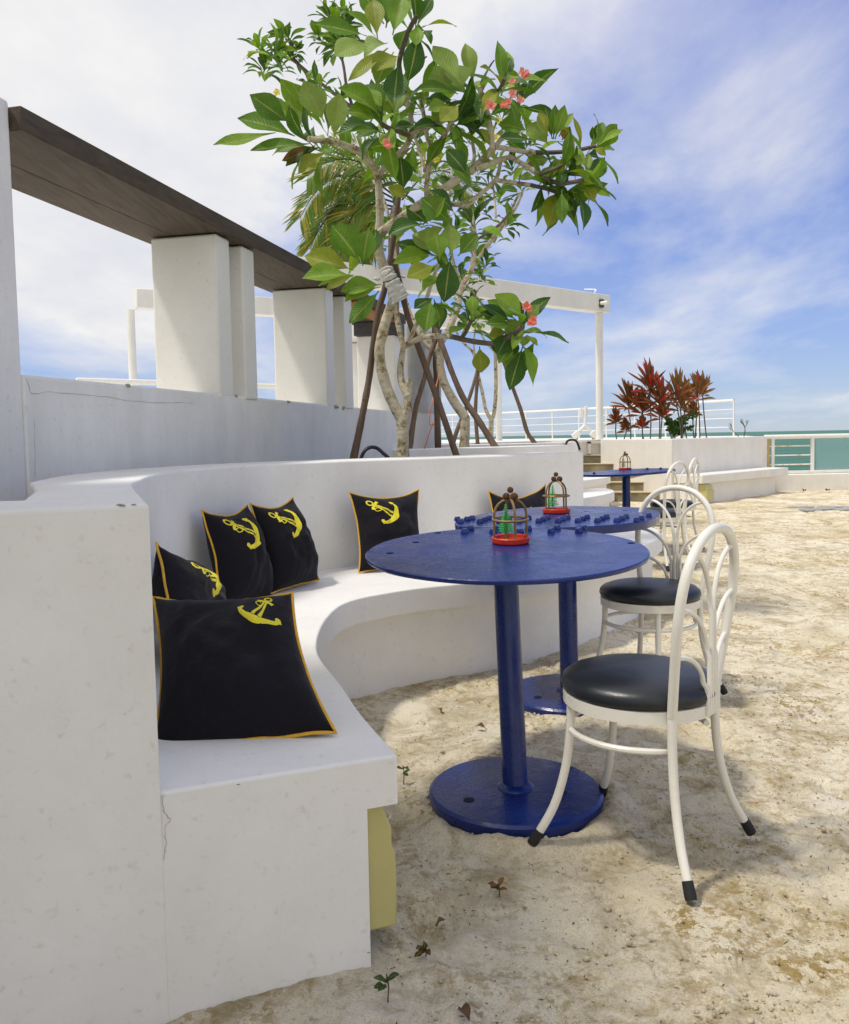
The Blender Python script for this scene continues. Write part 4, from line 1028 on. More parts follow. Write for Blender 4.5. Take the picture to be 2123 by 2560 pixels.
LEAVES = [  # base, tip, width px, kind
 ((690, 332), (548, 360), 32, 0), ((738, 341), (607, 301), 56, 0), ((729, 310), (634, 242), 46, 0), ((757, 318), (721, 253), 50, 'l'), ((811, 306), (764, 211), 54, 'l'), ((765, 292), (706, 205), 36, 0), ((835, 346), (848, 242), 40, 'l'), ((788, 364), (713, 399), 26, 'b'), ((774, 360), (640, 376), 36, 0), ((812, 380), (752, 428), 34, 'y'), ((800, 368), (722, 412), 30, 'd'), ((745, 300), (660, 262), 40, 0), ((780, 300), (735, 215), 40, 0),
 ((953, 292), (855, 227), 58, 0), ((960, 290), (913, 220), 56, 0), ((944, 318), (855, 334), 46, 'd'), ((946, 302), (872, 282), 46, 0), ((978, 292), (950, 235), 40, 'l'), ((958, 318), (900, 340), 40, 'd'), ((985, 290), (1000, 240), 36, 'l'),
 ((918, 91), (798, 63), 40, 0), ((925, 108), (844, 137), 64, 'l'), ((970, 108), (916, 143), 62, 'l'), ((944, 98), (933, 7), 36, 'y'), ((939, 92), (874, 34), 32, 0), ((965, 70), (985, -30), 50, 0), ((982, 88), (1004, -5), 40, 0), ((1000, 60), (1045, -30), 42, 0), ((960, 60), (905, -20), 40, 0), ((1048, 75), (1023, 192), 40, 'd'), ((996, 156), (985, 252), 42, 'd'), ((970, 120), (880, 195), 26, 'y'), ((985, 130), (945, 205), 46, 0), ((1000, 140), (935, 178), 40, 'y'), ((1020, 70), (1000, 120), 38, 0), ((1045, 60), (1040, 110), 26, 0), ((905, 215), (950, 260), 30, 0),
 ((1152, 207), (1088, 124), 48, 'l'), ((1127, 234), (1092, 170), 50, 'l'), ((1158, 226), (1132, 168), 54, 'l'), ((1184, 214), (1165, 117), 30, 'l'), ((1189, 218), (1180, 330), 52, 'd'), ((1146, 236), (1048, 226), 34, 0), ((1140, 250), (1070, 250), 30, 'd'), ((1150, 260), (1105, 300), 34, 'y'), ((1170, 240), (1120, 205), 40, 0), ((1120, 270), (1085, 300), 36, 0), ((1186, 318), (1230, 362), 34, 'y'), ((1125, 262), (1075, 275), 30, 0),
 ((1258, 193), (1267, 134), 32, 0), ((1262, 200), (1274, 150), 24, 'd'), ((1250, 225), (1285, 218), 12, 'y'),
 ((1322, 328), (1252, 312), 46, 0), ((1373, 363), (1325, 316), 48, 'l'), ((1381, 348), (1366, 277), 22, 'd'), ((1384, 348), (1388, 269), 22, 0), ((1388, 348), (1410, 270), 24, 0), ((1398, 342), (1430, 288), 18, 'l'), ((1370, 340), (1350, 285), 22, 'y'), ((1330, 350), (1255, 345), 26, 'd'), ((1405, 350), (1424, 318), 22, 'b'), ((1380, 400), (1320, 405), 34, 0), ((1375, 405), (1310, 418), 22, 'b'),
 ((1451, 371), (1434, 300), 16, 'y'), ((1492, 359), (1506, 310), 26, 0), ((1498, 362), (1553, 326), 16, 0), ((1482, 371), (1512, 388), 20, 'y'), ((1486, 360), (1482, 320), 14, 'd'),
 ((1415, 362), (1458, 412), 22, 0), ((1467, 437), (1473, 390), 16, 'l'), ((1489, 442), (1511, 396), 14, 0), ((1470, 457), (1520, 489), 20, 0), ((1464, 463), (1483, 502), 24, 'y'), ((1426, 479), (1435, 541), 14, 'd'), ((1397, 474), (1372, 560), 44, 'y'), ((1405, 474), (1405, 552), 24, 0), ((1412, 470), (1420, 505), 24, 'd'), ((1400, 392), (1450, 418), 40, 'd'), ((1418, 415), (1400, 470), 26, 0), ((1345, 448), (1297, 448), 26, 'l'), ((1420, 410), (1455, 440), 26, 'y'), ((1385, 410), (1360, 450), 26, 0), ((1430, 440), (1440, 400), 20, 0),
 ((884, 676), (772, 643), 50, 'y'), ((884, 688), (766, 696), 44, 0), ((901, 660), (835, 572), 66, 0), ((907, 665), (922, 580), 44, 0), ((884, 690), (820, 722), 22, 'y'), ((954, 711), (861, 727), 46, 0), ((950, 719), (870, 752), 40, 0), ((948, 727), (880, 801), 40, 0), ((895, 690), (805, 712), 22, 0), ((925, 650), (940, 580), 40, 'd'), ((915, 640), (890, 600), 40, 'd'),
 ((1310, 800), (1244, 741), 56, 0), ((1281, 805), (1213, 766), 38, 'd'), ((1270, 816), (1207, 785), 34, 'd'), ((1318, 805), (1345, 765), 26, 'l'), ((1320, 802), (1268, 840), 46, 'l'), ((1278, 830), (1246, 884), 36, 'd'), ((1282, 832), (1256, 892), 60, 'd'), ((1298, 868), (1270, 914), 40, 0), ((1308, 864), (1277, 966), 38, 'd'), ((1338, 850), (1312, 926), 28, 0), ((1316, 838), (1342, 862), 12, 0), ((1318, 838), (1308, 864), 20, 'l'), ((1290, 800), (1225, 755), 34, 0), ((1280, 815), (1220, 810), 30, 0), ((1270, 830), (1226, 838), 30, 'y'), ((1285, 860), (1250, 905), 30, 0),
 ((1199, 866), (1203, 926), 36, 'y'), ((1169, 785), (1130, 763), 26, 'd'), ((1183, 795), (1181, 744), 24, 0), ((1172, 800), (1150, 790), 18, 'd'), ((1176, 800), (1195, 770), 18, 0), ((1165, 812), (1145, 815), 18, 'd'),
 ((1104, 643), (1038, 590), 58, 'l'), ((1083, 640), (992, 657), 40, 0), ((1090, 662), (1024, 690), 36, 'y'), ((1127, 640), (1112, 746), 46, 'd'), ((1079, 748), (1065, 823), 44, 0), ((1104, 745), (1098, 818), 32, 'd'), ((1130, 640), (1125, 570), 40, 'l'), ((1100, 650), (1090, 590), 40, 0), ((1090, 640), (1000, 610), 36, 'd'), ((1105, 690), (1060, 720), 30, 0), ((1145, 640), (1190, 590), 36, 0), ((1082, 745), (1040, 770), 30, 'd'), ((1085, 748), (1100, 800), 26, 0), ((1060, 560), (980, 585), 40, 'd'), ((1070, 560), (1020, 520), 46, 'd'), ((1075, 555), (1110, 500), 40, 0), ((1130, 560), (1060, 500), 46, 0), ((1140, 540), (1080, 480), 40, 'd'),
 ((1010, 480), (1002, 400), 40, 'd'), ((1020, 500), (975, 470), 30, 'y'), ((1180, 470), (1130, 420), 40, 0), ((1170, 440), (1120, 380), 40, 'd'),
]
lm = MB()
for bs_, tp_, w_, kd in LEAVES:
    dd = D1 - .35 + R.uniform(-.35, .25)
    if bs_[1] > 640 and bs_[0] > 1120: dd = D1 - .5 + R.uniform(-.1, .1)
    b3 = A(bs_[0], bs_[1], dd); e3 = A(bs_[0] + (tp_[0] - bs_[0]) * 1.10, bs_[1] + (tp_[1] - bs_[1]) * 1.10, dd + R.uniform(-.12, .06))
    up_ = Vector((R.uniform(-.25, .25), -1.0, R.uniform(.15, .9)))
    if kd == 'd': up_ = Vector((R.uniform(-.4, .4), -.8, R.uniform(.3, .9)))
    leaf(lm, b3, e3, w_ * K1 * 1.16, up_, tint(kd or None), R.uniform(-.03, .10), R.uniform(.15, .5), .10, .018)
for p, d in tips:
    rosette(lm, p + Vector((0, .12, 0)), (d + UP * .25), 8, .30, .29, (35, 105), .04, .3)
for (x, y, q, n_, l_) in ((820, 330, .5, 9, .28), (960, 300, .5, 8, .26), (1100, 270, .2, 8, .26), (1180, 330, .0, 7, .25), (930, 420, .2, 8, .24), (1000, 440, .2, 8, .24), (900, 470, .1, 6, .22), (1060, 600, .0, 9, .26), (1120, 520, -.1, 9, .26), (1180, 560, .1, 8, .25), (1230, 470, .1, 7, .24), (1010, 560, .15, 7, .25), (1330, 395, .1, 8, .22), (1400, 400, .1, 6, .2), (870, 690, .0, 5, .24), (1120, 690, .1, 8, .25), (1060, 690, .1, 7, .24), (1150, 460, .1, 7, .24), (1075, 470, .1, 7, .24), (990, 350, .15, 7, .26), (870, 400, .2, 7, .24)):
    rosette(lm, A(x, y, D1 + q * .6 + .38), Vector((R.uniform(-.6, .6), R.uniform(-.7, .2), .7)), n_ - 4, l_ * 1.12, .30, (30, 105), .05, .35)
lm.build('crown', M_LEAF, t1, ang=60)
fm = MB()
for (x, y, s_) in ((1309, 182, .05), (1314, 190, .04), (1280, 204, .035), (1282, 236, .045), (1268, 261, .05), (1260, 263, .04), (1228, 266, .05), (1301, 250, .04), (1222, 258, .035), (967, 358, .045), (972, 366, .035)):
    fm = MB(); flower(fm, A(x, y, D1 - .85), s_ * .66, (.85, .30, .28)); fm.build('flower', M_FLOWER, t1, ang=60)
for (x, y, s_) in ((1316, 766, .045), (1322, 772, .035), (1332, 800, .045), (1326, 808, .035), (1335, 806, .03)): fm = MB(); flower(fm, A(x, y, D1 - .95), s_ * .66, (.85, .26, .22)); fm.build('flower', M_FLOWER, t1, ang=60)
fs2 = MB()
fs2.tube(spline([A(1307, 238, D1 - .15), A(1304, 225, D1 - .2), A(1296, 212, D1 - .25), A(1303, 200, D1 - .3), A(1309, 186, D1 - .3)], 4), .0045, 6)
fs2.tube([A(1307, 238, D1 - .15), A(1285, 226, D1 - .25), A(1280, 206, D1 - .3)], .004, 6)
fs2.build('flower_stalk', M_DBARK, t1)
# cloth wrap
bw = MB(); c = spline([A(966, 672, D1 - .06), A(972, 690, D1 - .07), (A(984, 712, D1 - .07)), A(996, 735, D1 - .06), A(1002, 748, D1 - .05)], 5)
bw.tube(c, [.040 + .022 * i / len(c) + .004 * math.sin(i * 2.3) for i in range(len(c))], 18, None, True, .06)
bw.blob(A(944, 697, D1 - .08), (.022, .02, .016), 9, 6, .5)
wrap = bw.build('cloth_wrap', M_BAND, None); tag(wrap, 'dirty white cloth bandage bound round trunk and stake', 'cloth')
MB().tube(spline([A(958, 706, D1 - .13), A(975, 702, D1 - .155), A(995, 692, D1 - .14), A(1012, 694, D1 - .06)], 5), .0035, 6).build('tie', M_HOSE, wrap)
MB().tube(spline([A(962, 690, D1 - .125), A(972, 683, D1 - .135), A(982, 672, D1 - .11)], 4), .0022, 6).build('tie', M_HOSE, wrap)

# tree 2: behind, darker small leaves
D2 = 9.9
t2 = thing('frangipani_tree', A(1161, 1116, D2), 'frangipani with thick leaning trunk in the second planter', 'tree', 'frangipani trees')
tm = MB()
branch(tm, [(1161, 1150), (1161, 1115), (1163, 1060), (1160, 1040), (1136, 1005), (1112, 960), (1102, 925), (1099, 890), (1090, 872)], D2, D2, .052, .040, 14)
branch(tm, [(1096, 885), (1067, 858), (1048, 830), (1035, 808), (1020, 770), (1000, 700), (985, 620)], D2, D2 + .2, .034, .018)
branch(tm, [(1092, 880), (1104, 855), (1118, 830), (1145, 771), (1155, 716), (1178, 674), (1187, 600), (1177, 523)], D2, D2 - .3, .036, .022)
branch(tm, [(1172, 690), (1200, 640), (1240, 590), (1290, 520), (1310, 470)], D2, D2 + .3, .018, .012)
branch(tm, [(1178, 674), (1220, 610), (1270, 540), (1300, 480)], D2, D2 + .1, .018, .012)
branch(tm, [(1155, 716), (1130, 640), (1120, 540), (1130, 440), (1125, 380)], D2, D2 + .4, .018, .012)
branch(tm, [(985, 620), (960, 500), (915, 420), (870, 330), (850, 240)], D2 + .2, D2 + .6, .018, .014)
branch(tm, [(985, 640), (990, 520), (965, 450)], D2 + .2, D2 + .6, .015, .012)
branch(tm, [(1240, 545), (1235, 480), (1225, 400)], D2 + .1, D2 + .3, .012, .010)
d2 = Twigs(t2); tips2 = []
tips2.append(branch(d2, [(930, 330), (870, 262), (844, 241), (786, 195), (732, 150), (700, 140)], D2 + .6, D2 + .8, .020, .016))
tips2.append(branch(d2, [(738, 155), (730, 128), (724, 105)], D2 + .8, D2 + .8, .014, .012))
tips2.append(branch(d2, [(880, 262), (867, 218), (860, 170), (852, 130), (848, 90)], D2 + .7, D2 + .8, .016, .013))
tips2.append(branch(d2, [(1130, 585), (1160, 610), (1190, 620)], D2, D2, .012, .011))
tips2.append(branch(d2, [(1190, 600), (1215, 585), (1250, 560), (1275, 530)], D2 - .2, D2 - .3, .014, .012))
tm.build('trunk', M_BARK, t2)
lm = MB()
for (x, y, n_, l_) in ((690, 130, 14, .24), (650, 120, 10, .24), (660, 175, 10, .24), (720, 95, 10, .22), (735, 130, 8, .2), (700, 165, 8, .22), (850, 100, 14, .25), (830, 60, 12, .25), (870, 60, 10, .22), (835, 120, 10, .22), (820, 40, 8, .22), (800, 95, 8, .2), (860, 35, 8, .2), (800, 215, 9, .22), (850, 250, 9, .22), (770, 205, 7, .2), (1000, 470, 10, .2), (1040, 430, 10, .2), (1090, 420, 10, .2), (1140, 410, 10, .22), (1200, 430, 10, .22), (1240, 400, 10, .22), (1280, 420, 10, .22), (1110, 360, 10, .22), (1060, 390, 10, .2), (1000, 400, 10, .2), (960, 380, 9, .2), (1170, 350, 9, .22), (1230, 330, 9, .22), (1290, 340, 9, .22), (1320, 360, 8, .2), (1250, 500, 9, .22), (1200, 520, 10, .22), (1150, 500, 10, .22), (1300, 470, 6, .2), (1270, 560, 9, .25), (1230, 600, 9, .25), (1180, 560, 9, .25), (1140, 580, 9, .25), (1190, 640, 9, .22), (1215, 660, 8, .22), (1110, 640, 8, .22), (1060, 560, 8, .22), (1020, 540, 8, .22), (1150, 690, 7, .2), (1210, 700, 5, .18), (1090, 310, 8, .2), (1260, 290, 8, .2), (1300, 300, 8, .2), (940, 610, 9, .25), (960, 560, 8, .22), (930, 330, 7, .2), (905, 270, 7, .2)):
    rosette(lm, A(x, y, D2 + R.uniform(-.2, .9)), Vector((R.uniform(-.7, .7), R.uniform(-.7, .3), .8)), n_ + 1 if y > 270 else n_ + 4, l_ * 1.2, .32, (20, 105), .04, .5)
lm.build('crown', M_LEAF, t2, ang=60)
fm = MB()
for (x, y) in ((1103, 325), (1180, 340), (1295, 330), (1245, 300), (693, 232), (1000, 480), (1240, 345), (1290, 275), (1265, 345), (1090, 400)): fm = MB(); flower(fm, A(x, y, D2 - .1), .05, (.75, .62, .16)); fm.build('flower', M_FLOWER, t2, ang=60)

# tree 3: thin one in the third planter
D3 = 13.3
t3 = thing('frangipani_tree', A(1226, 1108, D3), 'slim forked frangipani farthest back beside a pergola post', 'tree', 'frangipani trees')
tm = MB()
branch(tm, [(1224, 1130), (1226, 1107), (1228, 1070), (1228, 1045)], D3, D3, .036, .034)
branch(tm, [(1228, 1050), (1214, 1022), (1207, 985), (1200, 955), (1193, 924), (1186, 890), (1178, 875), (1157, 855), (1138, 823), (1128, 790)], D3, D3, .026, .014)
branch(tm, [(1229, 1050), (1236, 1028), (1240, 969), (1239, 900), (1237, 860), (1232, 820), (1222, 790), (1205, 760), (1180, 728), (1166, 712)], D3, D3, .028, .016)
branch(tm, [(1236, 880), (1215, 855), (1200, 830), (1185, 800)], D3, D3, .014, .010)
branch(tm, [(1190, 905), (1185, 860), (1190, 810)], D3, D3, .014, .010)
tm.build('trunk', M_BARK, t3)
lm = MB()
for (x, y) in ((1128, 780), (1160, 715), (1185, 800), (1192, 800), (1175, 760), (1140, 740), (1150, 690), (1200, 690)):
    rosette(lm, A(x, y, D3), Vector((R.uniform(-.5, .5), -.3, .8)), 8, .3, .34, (30, 100), .05, .5)
lm.build('crown', M_LEAF, t3, ang=60)

# stakes
def stake(pts, d0, d1, r0, r1, label):
    n = len(pts); c = spline([A(x, y, lerp(d0, d1, i / (n - 1))) for i, (x, y) in enumerate(pts)], 7); m = len(c)
    mb = MB().tube(c, [lerp(r0, r1, i / (m - 1)) * (1 + .12 * noise.noise(p * 9) + .06 * noise.noise(p * 31)) for i, p in enumerate(c)], 12)
    for k in range(5):
        p = c[R.randrange(2, m - 2)]; mb.blob(p + Vector((R.uniform(-1, 1), -1, 0)).normalized() * r0 * .8, r0 * .3, 6, 5, .3)
    o = mb.build('stake', M_STAKE); tag(o, label, 'stake', 'wooden stakes propping the trees')
stake([(876, 1180), (884, 1146), (898, 1080), (912, 1008), (924, 940), (932, 875), (946, 780), (963, 719), (977, 640), (990, 550), (1000, 462)], D1 + .1, D1 + .12, .026, .017, 'thick brown stake leaning right, left of the first trunk')
stake([(1152, 1165), (1141, 1138), (1120, 1075), (1099, 1014), (1060, 905), (1021, 794), (1000, 710), (984, 648)], D1 + .1, D1 - .0, .024, .019, 'brown stake leaning left across the trunks to the bandage')
stake([(1250, 1135), (1237, 1115), (1196, 1050), (1159, 996), (1130, 930), (1109, 872), (1088, 820)], D2 - .3, D2 - .1, .040, .030, 'dark brown stake leaning left in front of the second trunk')
stake([(1022, 1130), (1026, 1110), (1033, 1060), (1042, 1010), (1060, 950), (1075, 890), (1100, 825)], D2 - .2, D2, .034, .026, 'bent brown stake between the first and second trunks')
stake([(1096, 1135), (1095, 1110), (1092, 1000), (1090, 913), (1086, 812)], D2 + .3, D2 + .2, .040, .034, 'upright brown stake left of the second trunk')
stake([(1130, 1125), (1136, 1098), (1148, 1062), (1162, 1028), (1180, 975), (1194, 925)], D3 - .3, D3 - .1, .036, .026, 'thin dark stake leaning right behind the second trunk')
stake([(1195, 1130), (1194, 1105), (1189, 1028), (1194, 946), (1197, 920)], D3, D3, .034, .026, 'upright thin dark stake left of the slim forked tree')
stake([(1350, 1125), (1336, 1106), (1318, 1079), (1302, 1024), (1277, 955), (1258, 900), (1240, 850)], D3, D3 - .1, .036, .026, 'thin dark stake standing alone right of the slim forked tree')
wi = MB().tube(spline([A(1061, 1122, 8.2), A(1070, 1095, 8.2), A(1078, 1070, 8.2), A(1086, 1058, 8.2), A(1074, 1060, 8.2), A(1080, 1010, 8.2), A(1092, 960, 8.3), A(1104, 915, 8.3)], 6), .006, 6).build('wire', M_WIRE)
tag(wi, 'thin orange wire hanging beside the upright stake', 'wire')

# coconut palm behind
DP = 13.6
pt = thing('coconut_palm', A(985, 1050, DP + .3), 'coconut palm with fine drooping fronds behind the front tree', 'tree')
MB().tube(spline([A(990, 1090, DP + .3), A(985, 850, DP + .3), A(985, 600, DP), A(992, 520, DP)], 6), [.11, .1, .1, .1, .1, .1] + [.09] * 13, 14).build('trunk', M_STAKE, pt)
fm = MB(); rm = MB()
FR = [[(1000, 500), (930, 452), (850, 440), (790, 480), (750, 545)], [(1000, 510), (920, 490), (850, 510), (800, 570), (775, 620)], [(1000, 520), (930, 530), (870, 570), (840, 640)], [(1000, 500), (940, 430), (880, 400), (820, 405), (770, 440)], [(1000, 530), (950, 560), (910, 620), (890, 680)], [(1000, 500), (960, 420), (900, 370), (840, 350)], [(1005, 500), (1060, 440), (1120, 430), (1180, 480)], [(1000, 505), (930, 470), (870, 470), (820, 520), (800, 580)], [(1000, 520), (940, 510), (890, 530), (860, 590), (850, 650)]]
for fr_ in FR:
    dd = DP + R.uniform(-.5, .6); c = spline([A(x, y, lerp(DP, dd, i / (len(fr_) - 1))) for i, (x, y) in enumerate(fr_)], 9); m = len(c)
    rm.tube(c, [lerp(.016, .004, i / (m - 1)) for i in range(m)], 6)
    for i in range(5, m):
        p = c[i]; d = (c[i] - c[i - 1]).normalized()
        sd_ = d.cross(Vector((0, -1, .3))).normalized()
        for sg in (-1, 1):
            for k in range(2):
                q = p - d * (c[i] - c[i - 1]).length * k * .5
                l_ = .62 * (1 - .40 * (i / m)) * R.uniform(.8, 1.15)
                v = (d * .75 + sd_ * sg * .8 - UP * R.uniform(.25, .9)).normalized()
                col = (R.uniform(.10, .2), R.uniform(.18, .27), .03) if R.random() < .8 else (.40, .32, .04)
                leaf(fm, q, q + v * l_, .030, Vector((0, -1, .4)), col, .06, .2, .0, .0)
fm.build('frond', M_PALM, pt, ang=180); rm.build('frond_rib', M_PALM, pt)

# ------------------------------------------------------------------ red cordylines
HEADS = [(543, 1098, 540, 1060, 12, .22), (577, 1098, 572, 1025, 16, .42), (612, 1098, 606, 1072, 10, .2), (607, 1098, 606, 1040, 18, .38), (626, 1097, 624, 985, 16, .45), (648, 1097, 648, 1018, 16, .42), (652, 1097, 655, 1048, 14, .3), (704, 1096, 690, 1002, 12, .42), (706, 1096, 702, 1030, 10, .3), (717, 1096, 712, 1005, 10, .35), (736, 1095, 733, 1040, 12, .22), (738, 1095, 742, 1002, 12, .38), (750, 1094, 744, 985, 9, .3), (767, 1094, 757, 992, 9, .34), (560, 1098, 566, 1080, 9, .2)]
PLBL = ['small low red plant at the left end of the far planter', 'tall red plant with one upright pointed leaf, left in the planter', 'small reddish brown tuft low between the left stems', 'wide rust red plant drooping in the left clump', 'tallest red plant with bright red tip leaf', 'dark red plant right of the tallest one', 'red plant hanging low right in the left clump', 'bronze plant left in the right clump, leaves blown left', 'thin bronze plant low in the right clump', 'narrow upright bronze plant in the right clump', 'yellowish brown small plant low in the right clump', 'tall bronze plant before the rightmost stem', 'slim bronze plant leaning left near the right end', 'rightmost red plant on a long bare stem', 'tiny brown plant behind the low left one']
for k, (bx_, by_, hx, hy, n_, l_) in enumerate(HEADS):
    dd = 15.55 - .0 + R.uniform(-.0, .35) + (.2 if bx_ > 690 else -.0)
    bx_ += 1000; hx += 1000
    dd = lerp(15.6, 14.6, (bx_ - 1540) / 140) if bx_ < 1680 else lerp(14.6, 15.7, (bx_ - 1680) / 110)
    t = thing('red_cordyline', A(bx_, by_, dd), PLBL[k], 'plant', 'red leaved plants in the far planter')
    b3 = A(bx_, by_ + 6, dd); h3 = A(hx, hy, dd)
    MB().tube(spline([b3, lerp(b3, h3, .5) + Vector((R.uniform(-.02, .02), 0, 0)), h3, h3 + UP * l_ * .25], 5), .011, 6).build('stem', M_DBARK, t)
    m = MB()
    l_ *= 1.12; nn = int(n_ * 1.6) + 4
    for j in range(nn):
        f = j / (nn - 1); a_ = j * 2.39996
        th = rad(lerp(5, 70, f ** 1.3)); d = Vector((math.sin(th) * math.cos(a_), math.sin(th) * math.sin(a_), math.cos(th)))
        d = (d + Vector((-.10, 0, 0))).normalized(); q = h3 + UP * l_ * .25 * (1 - f)
        col = (R.uniform(.13, .22), R.uniform(.042, .065), .018) if bx_ < 1690 else (R.uniform(.17, .25), R.uniform(.075, .105), .028)
        if R.random() < .12: col = (.42, .03, .03)
        leaf(m, q, q + d * l_ * R.uniform(.75, 1.15) - UP * l_ * .38 * f * f, .050, Vector((0, -1, .6)), col, .10, .4, .08, .02)
    m.build('foliage', M_RLEAF, t, ang=60)
gp = thing('green_shrub', A(1680, 1096, 14.9), 'small airy green shrub between the two red clumps', 'shrub')
m = MB(); lmz = MB()
for k in range(9):
    a = A(1680 + R.uniform(-4, 4), 1100, 14.9); b = A(1665 + 9 * k, R.uniform(1030, 1080), 14.9 + R.uniform(-.2, .2)); c = spline([a, lerp(a, b, .5) + UP * .05, b], 5); m.tube(c, .006, 5)
    for q in c[3:]:
        for j in range(5): v = Vector((R.uniform(-1, 1), R.uniform(-1, .3), R.uniform(-.4, 1))).normalized(); leaf(lmz, q, q + v * .075, .045, Vector((0, -1, .6)), (.05, .13, .03), .05)
m.build('stem', M_DBARK, gp); lmz.build('foliage', M_LEAF, gp, ang=60)
bs_ = MB()
def twig(p, d, l_, r_, lv):
    q = p + d * l_; bs_.tube([p, lerp(p, q, .5) + Vector((R.uniform(-1, 1), 0, R.uniform(-1, 1))) * l_ * .08, q], [r_, r_ * .8, r_ * .55], 5)
    if lv:
        for k in range(3 if lv > 1 else 2):
            twig(lerp(p, q, R.uniform(.5, 1)), (d + Vector((R.uniform(-.9, .9), R.uniform(-.5, .5), R.uniform(-.1, .7)))).normalized(), l_ * .62, r_ * .55, lv - 1)
p0 = A(1860, 1091, 16.2); twig(p0, Vector((.1, 0, 1)).normalized(), .17, .013, 4); twig(p0 + Vector((-.1, 0, 0)), Vector((-.7, 0, .7)).normalized(), .17, .009, 3)
tag(bs_.build('bare_shrub', M_DBARK), 'leafless twiggy shrub on the far planter by the railing end', 'shrub')

# ------------------------------------------------------------------ litter on the sand
def seedling(px, py, h_, label, col):
    p = G(px, py, 0); p.z = sand_z(p.x, p.y)
    t = thing('seedling', p, label, 'seedling', 'seedlings sprouting from the sand')
    MB().tube([p - UP * .02, p + Vector((.004, 0, h_ * .6)), p + Vector((.0, 0, h_))], .0016, 5).build('stem', M_DBARK, t)
    m = MB()
    for k in range(7):
        q = p + UP * h_ * R.uniform(.5, 1); v = Vector((R.uniform(-1, 1), R.uniform(-1, .4), R.uniform(.0, .6))).normalized()
        leaf(m, q, q + v * .028, .013, Vector((0, -.3, 1)), tuple(c * R.uniform(.7, 1.2) for c in col), .1)
    m.build('leaf', M_LEAF, t, ang=60)
seedling(968, 2510, .062, 'green seedling close to the bench corner at the lower edge', (.05, .11, .03))
seedling(1246, 2238, .036, 'reddish brown seedling in front of the table base', (.20, .10, .05))
seedling(1062, 2395, .03, 'brownish seedling between bench corner and table base', (.16, .10, .04))
seedling(1008, 1950, .06, 'thin upright sprout beside the bench seat edge', (.09, .12, .03))
def deadleaf(px, py, s_, label, lying=0):
    p = G(px, py, 0); p.z = sand_z(p.x, p.y) + .006
    m = MB(); a = R.uniform(0, 6); d = Vector((math.cos(a), math.sin(a), .15)) * s_
    leaf(m, p, p + d, s_ * .45, Vector((0, -.2, 1)), None, .25, .6, .1, .06)
    tag(m.build('dead_leaf', M_DEAD, ang=60), label, 'leaf', 'dead leaves on the sand')
for px, py, s_, lb in ((1150, 2532, .05, 'dark curled leaf at the bottom edge of the sand'), (1217, 1824, .045, 'small brown leaf on sand between the table poles and bench'), (1090, 2316, .03, 'small brown leaf on sand in front of the yellow box'), (1940, 1222, .16, 'upturned brown leaf by the low wall foot'), (2007, 1230, .14, 'flat brown leaf in front of the low wall'), (2073, 1228, .16, 'brown leaf at the low wall below the glass panel'), (1105, 1775, .04, 'tan leaf lying near the bench foot left of the pole')):
    deadleaf(px, py, s_, lb)
ds = thing('slate_pile', G(2050, 1270, 0), 'flat grey broken slabs lying in a sandy hollow at right', 'debris')
for k in range(6):
    p = G(2000 + 26 * k, 1271 - R.uniform(-3, 5), 0); p.z = sand_z(p.x, p.y) + .012
    pts = [(p.x + R.uniform(.12, .24) * math.cos(a_), p.y + R.uniform(.1, .2) * math.sin(a_)) for a_ in (0, 1.1, 2.2, 3.3, 4.4, 5.5)]
    MB().prism(pts, p.z - .02, p.z + .006).build('slab', M_STONE, ds, bevel=.003)
cl_ = MB(); R2 = random.Random(3)
cent = [(1.5 + 4.5 * R2.random() ** 1.3, R2.random(), R2.uniform(.05, .22)) for _ in range(34)]
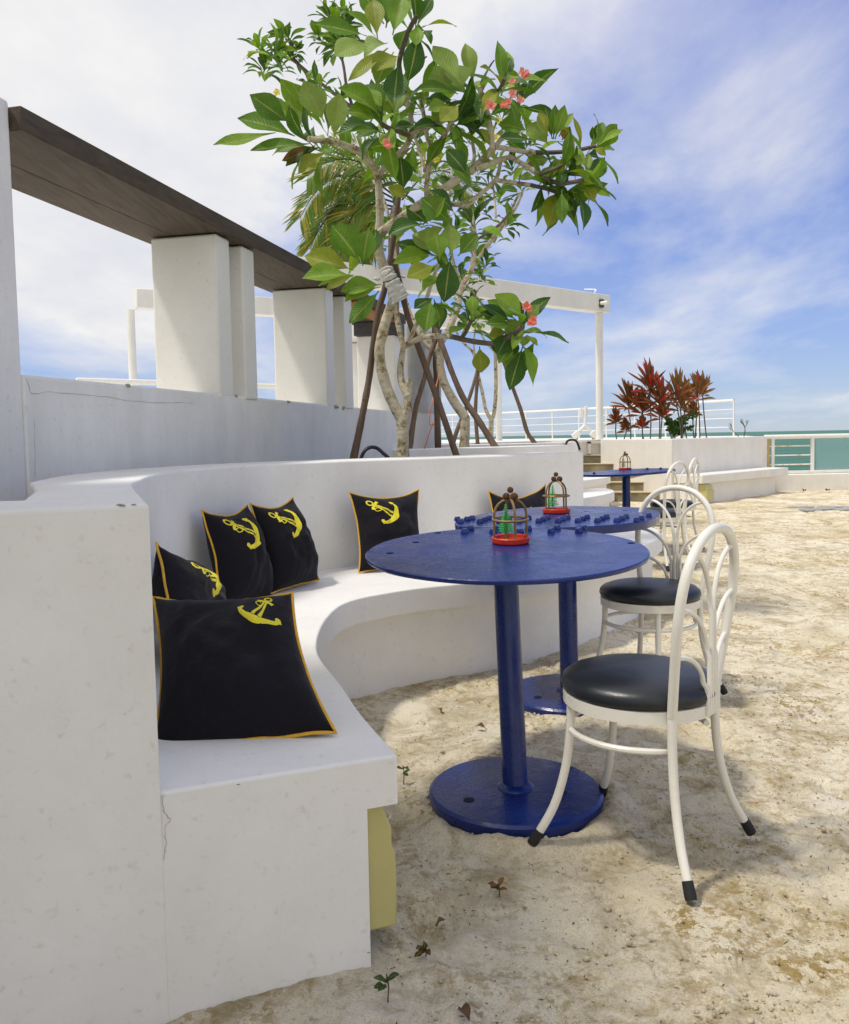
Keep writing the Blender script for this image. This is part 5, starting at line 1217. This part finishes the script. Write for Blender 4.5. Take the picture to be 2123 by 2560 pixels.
for k in range(3000):
    if k < 500:
        y = 1.55 + 3.2 * R2.random() ** 1.3; x = lerp(-.1, .9 * y * .55 + .25, R2.random())
    elif k > 1000:
        cy_, f_, sg_ = cent[k % 34]; x = lerp(-.05, .6 * cy_ + .1, f_) + R2.gauss(0, sg_); y = cy_ + R2.gauss(0, sg_ * .7)
        if y < 1.3: continue
    else:
        cx_, cy_, rr = TB[k % 2]; a_ = R2.uniform(0, 6.283); q = rr + abs(R2.gauss(.02, .03)); x = cx_ + q * math.cos(a_); y = cy_ + q * math.sin(a_)
    if any(math.hypot(x - c[0], y - c[1]) < c[2] for c in TB): continue
    s_ = R2.uniform(.002, .006) * (1.6 if R2.random() < .1 else 1)
    cl_.blob((x, y, sand_z(x, y) + s_ * .4 + (.012 if 500 <= k <= 1000 else 0)), (s_, s_ * R2.uniform(.7, 1.2), s_ * .7), 6, 4, .5)
o = cl_.build('sand_clods', M_SAND, ang=180); struct(o, 'stuff')

lt = MB(); R3 = random.Random(5)
lc = [(2.0 + 9 * R3.random() ** 1.2, R3.random(), R3.uniform(.08, .5)) for _ in range(60)]
for k in range(5200):
    if k % 5 < 3: cy_, f_, sg_ = lc[R3.randrange(60)]; y = cy_ + R3.gauss(0, sg_ * .6); x = lerp(0, .58 * cy_ + .3, f_) + R3.gauss(0, sg_)
    else: y = 1.5 + 11 * R3.random() ** 1.5; x = lerp(-.1, .6 * y + .3, R3.random())
    if y < 1.35 or any(math.hypot(x - c[0], y - c[1]) < c[2] + .01 for c in TB): continue
    l_ = R3.uniform(.004, .016) * (1.8 if R3.random() < .06 else 1) * (.7 + .12 * y); a_ = R3.uniform(0, 3.14); d = Vector((math.cos(a_), math.sin(a_), R3.uniform(-.1, .15))) * l_
    w_ = R3.uniform(.0008, .0022) * (.7 + .12 * y); p = Vector((x, y, sand_z(x, y) + (prints(x, y) if y < 8.5 else 0) + w_ * .8)); o_ = Vector((-d.y, d.x, 0)).normalized() * w_
    lt.add([p - d / 2, p + o_, p + d / 2, p - o_, p + UP * w_], [(0, 1, 4), (1, 2, 4), (2, 3, 4), (3, 0, 4)])
struct(lt.build('sand_litter', simple('brown_plant_litter', (.20, .125, .045), .9, 0, .7, 6), smooth=False), 'stuff')
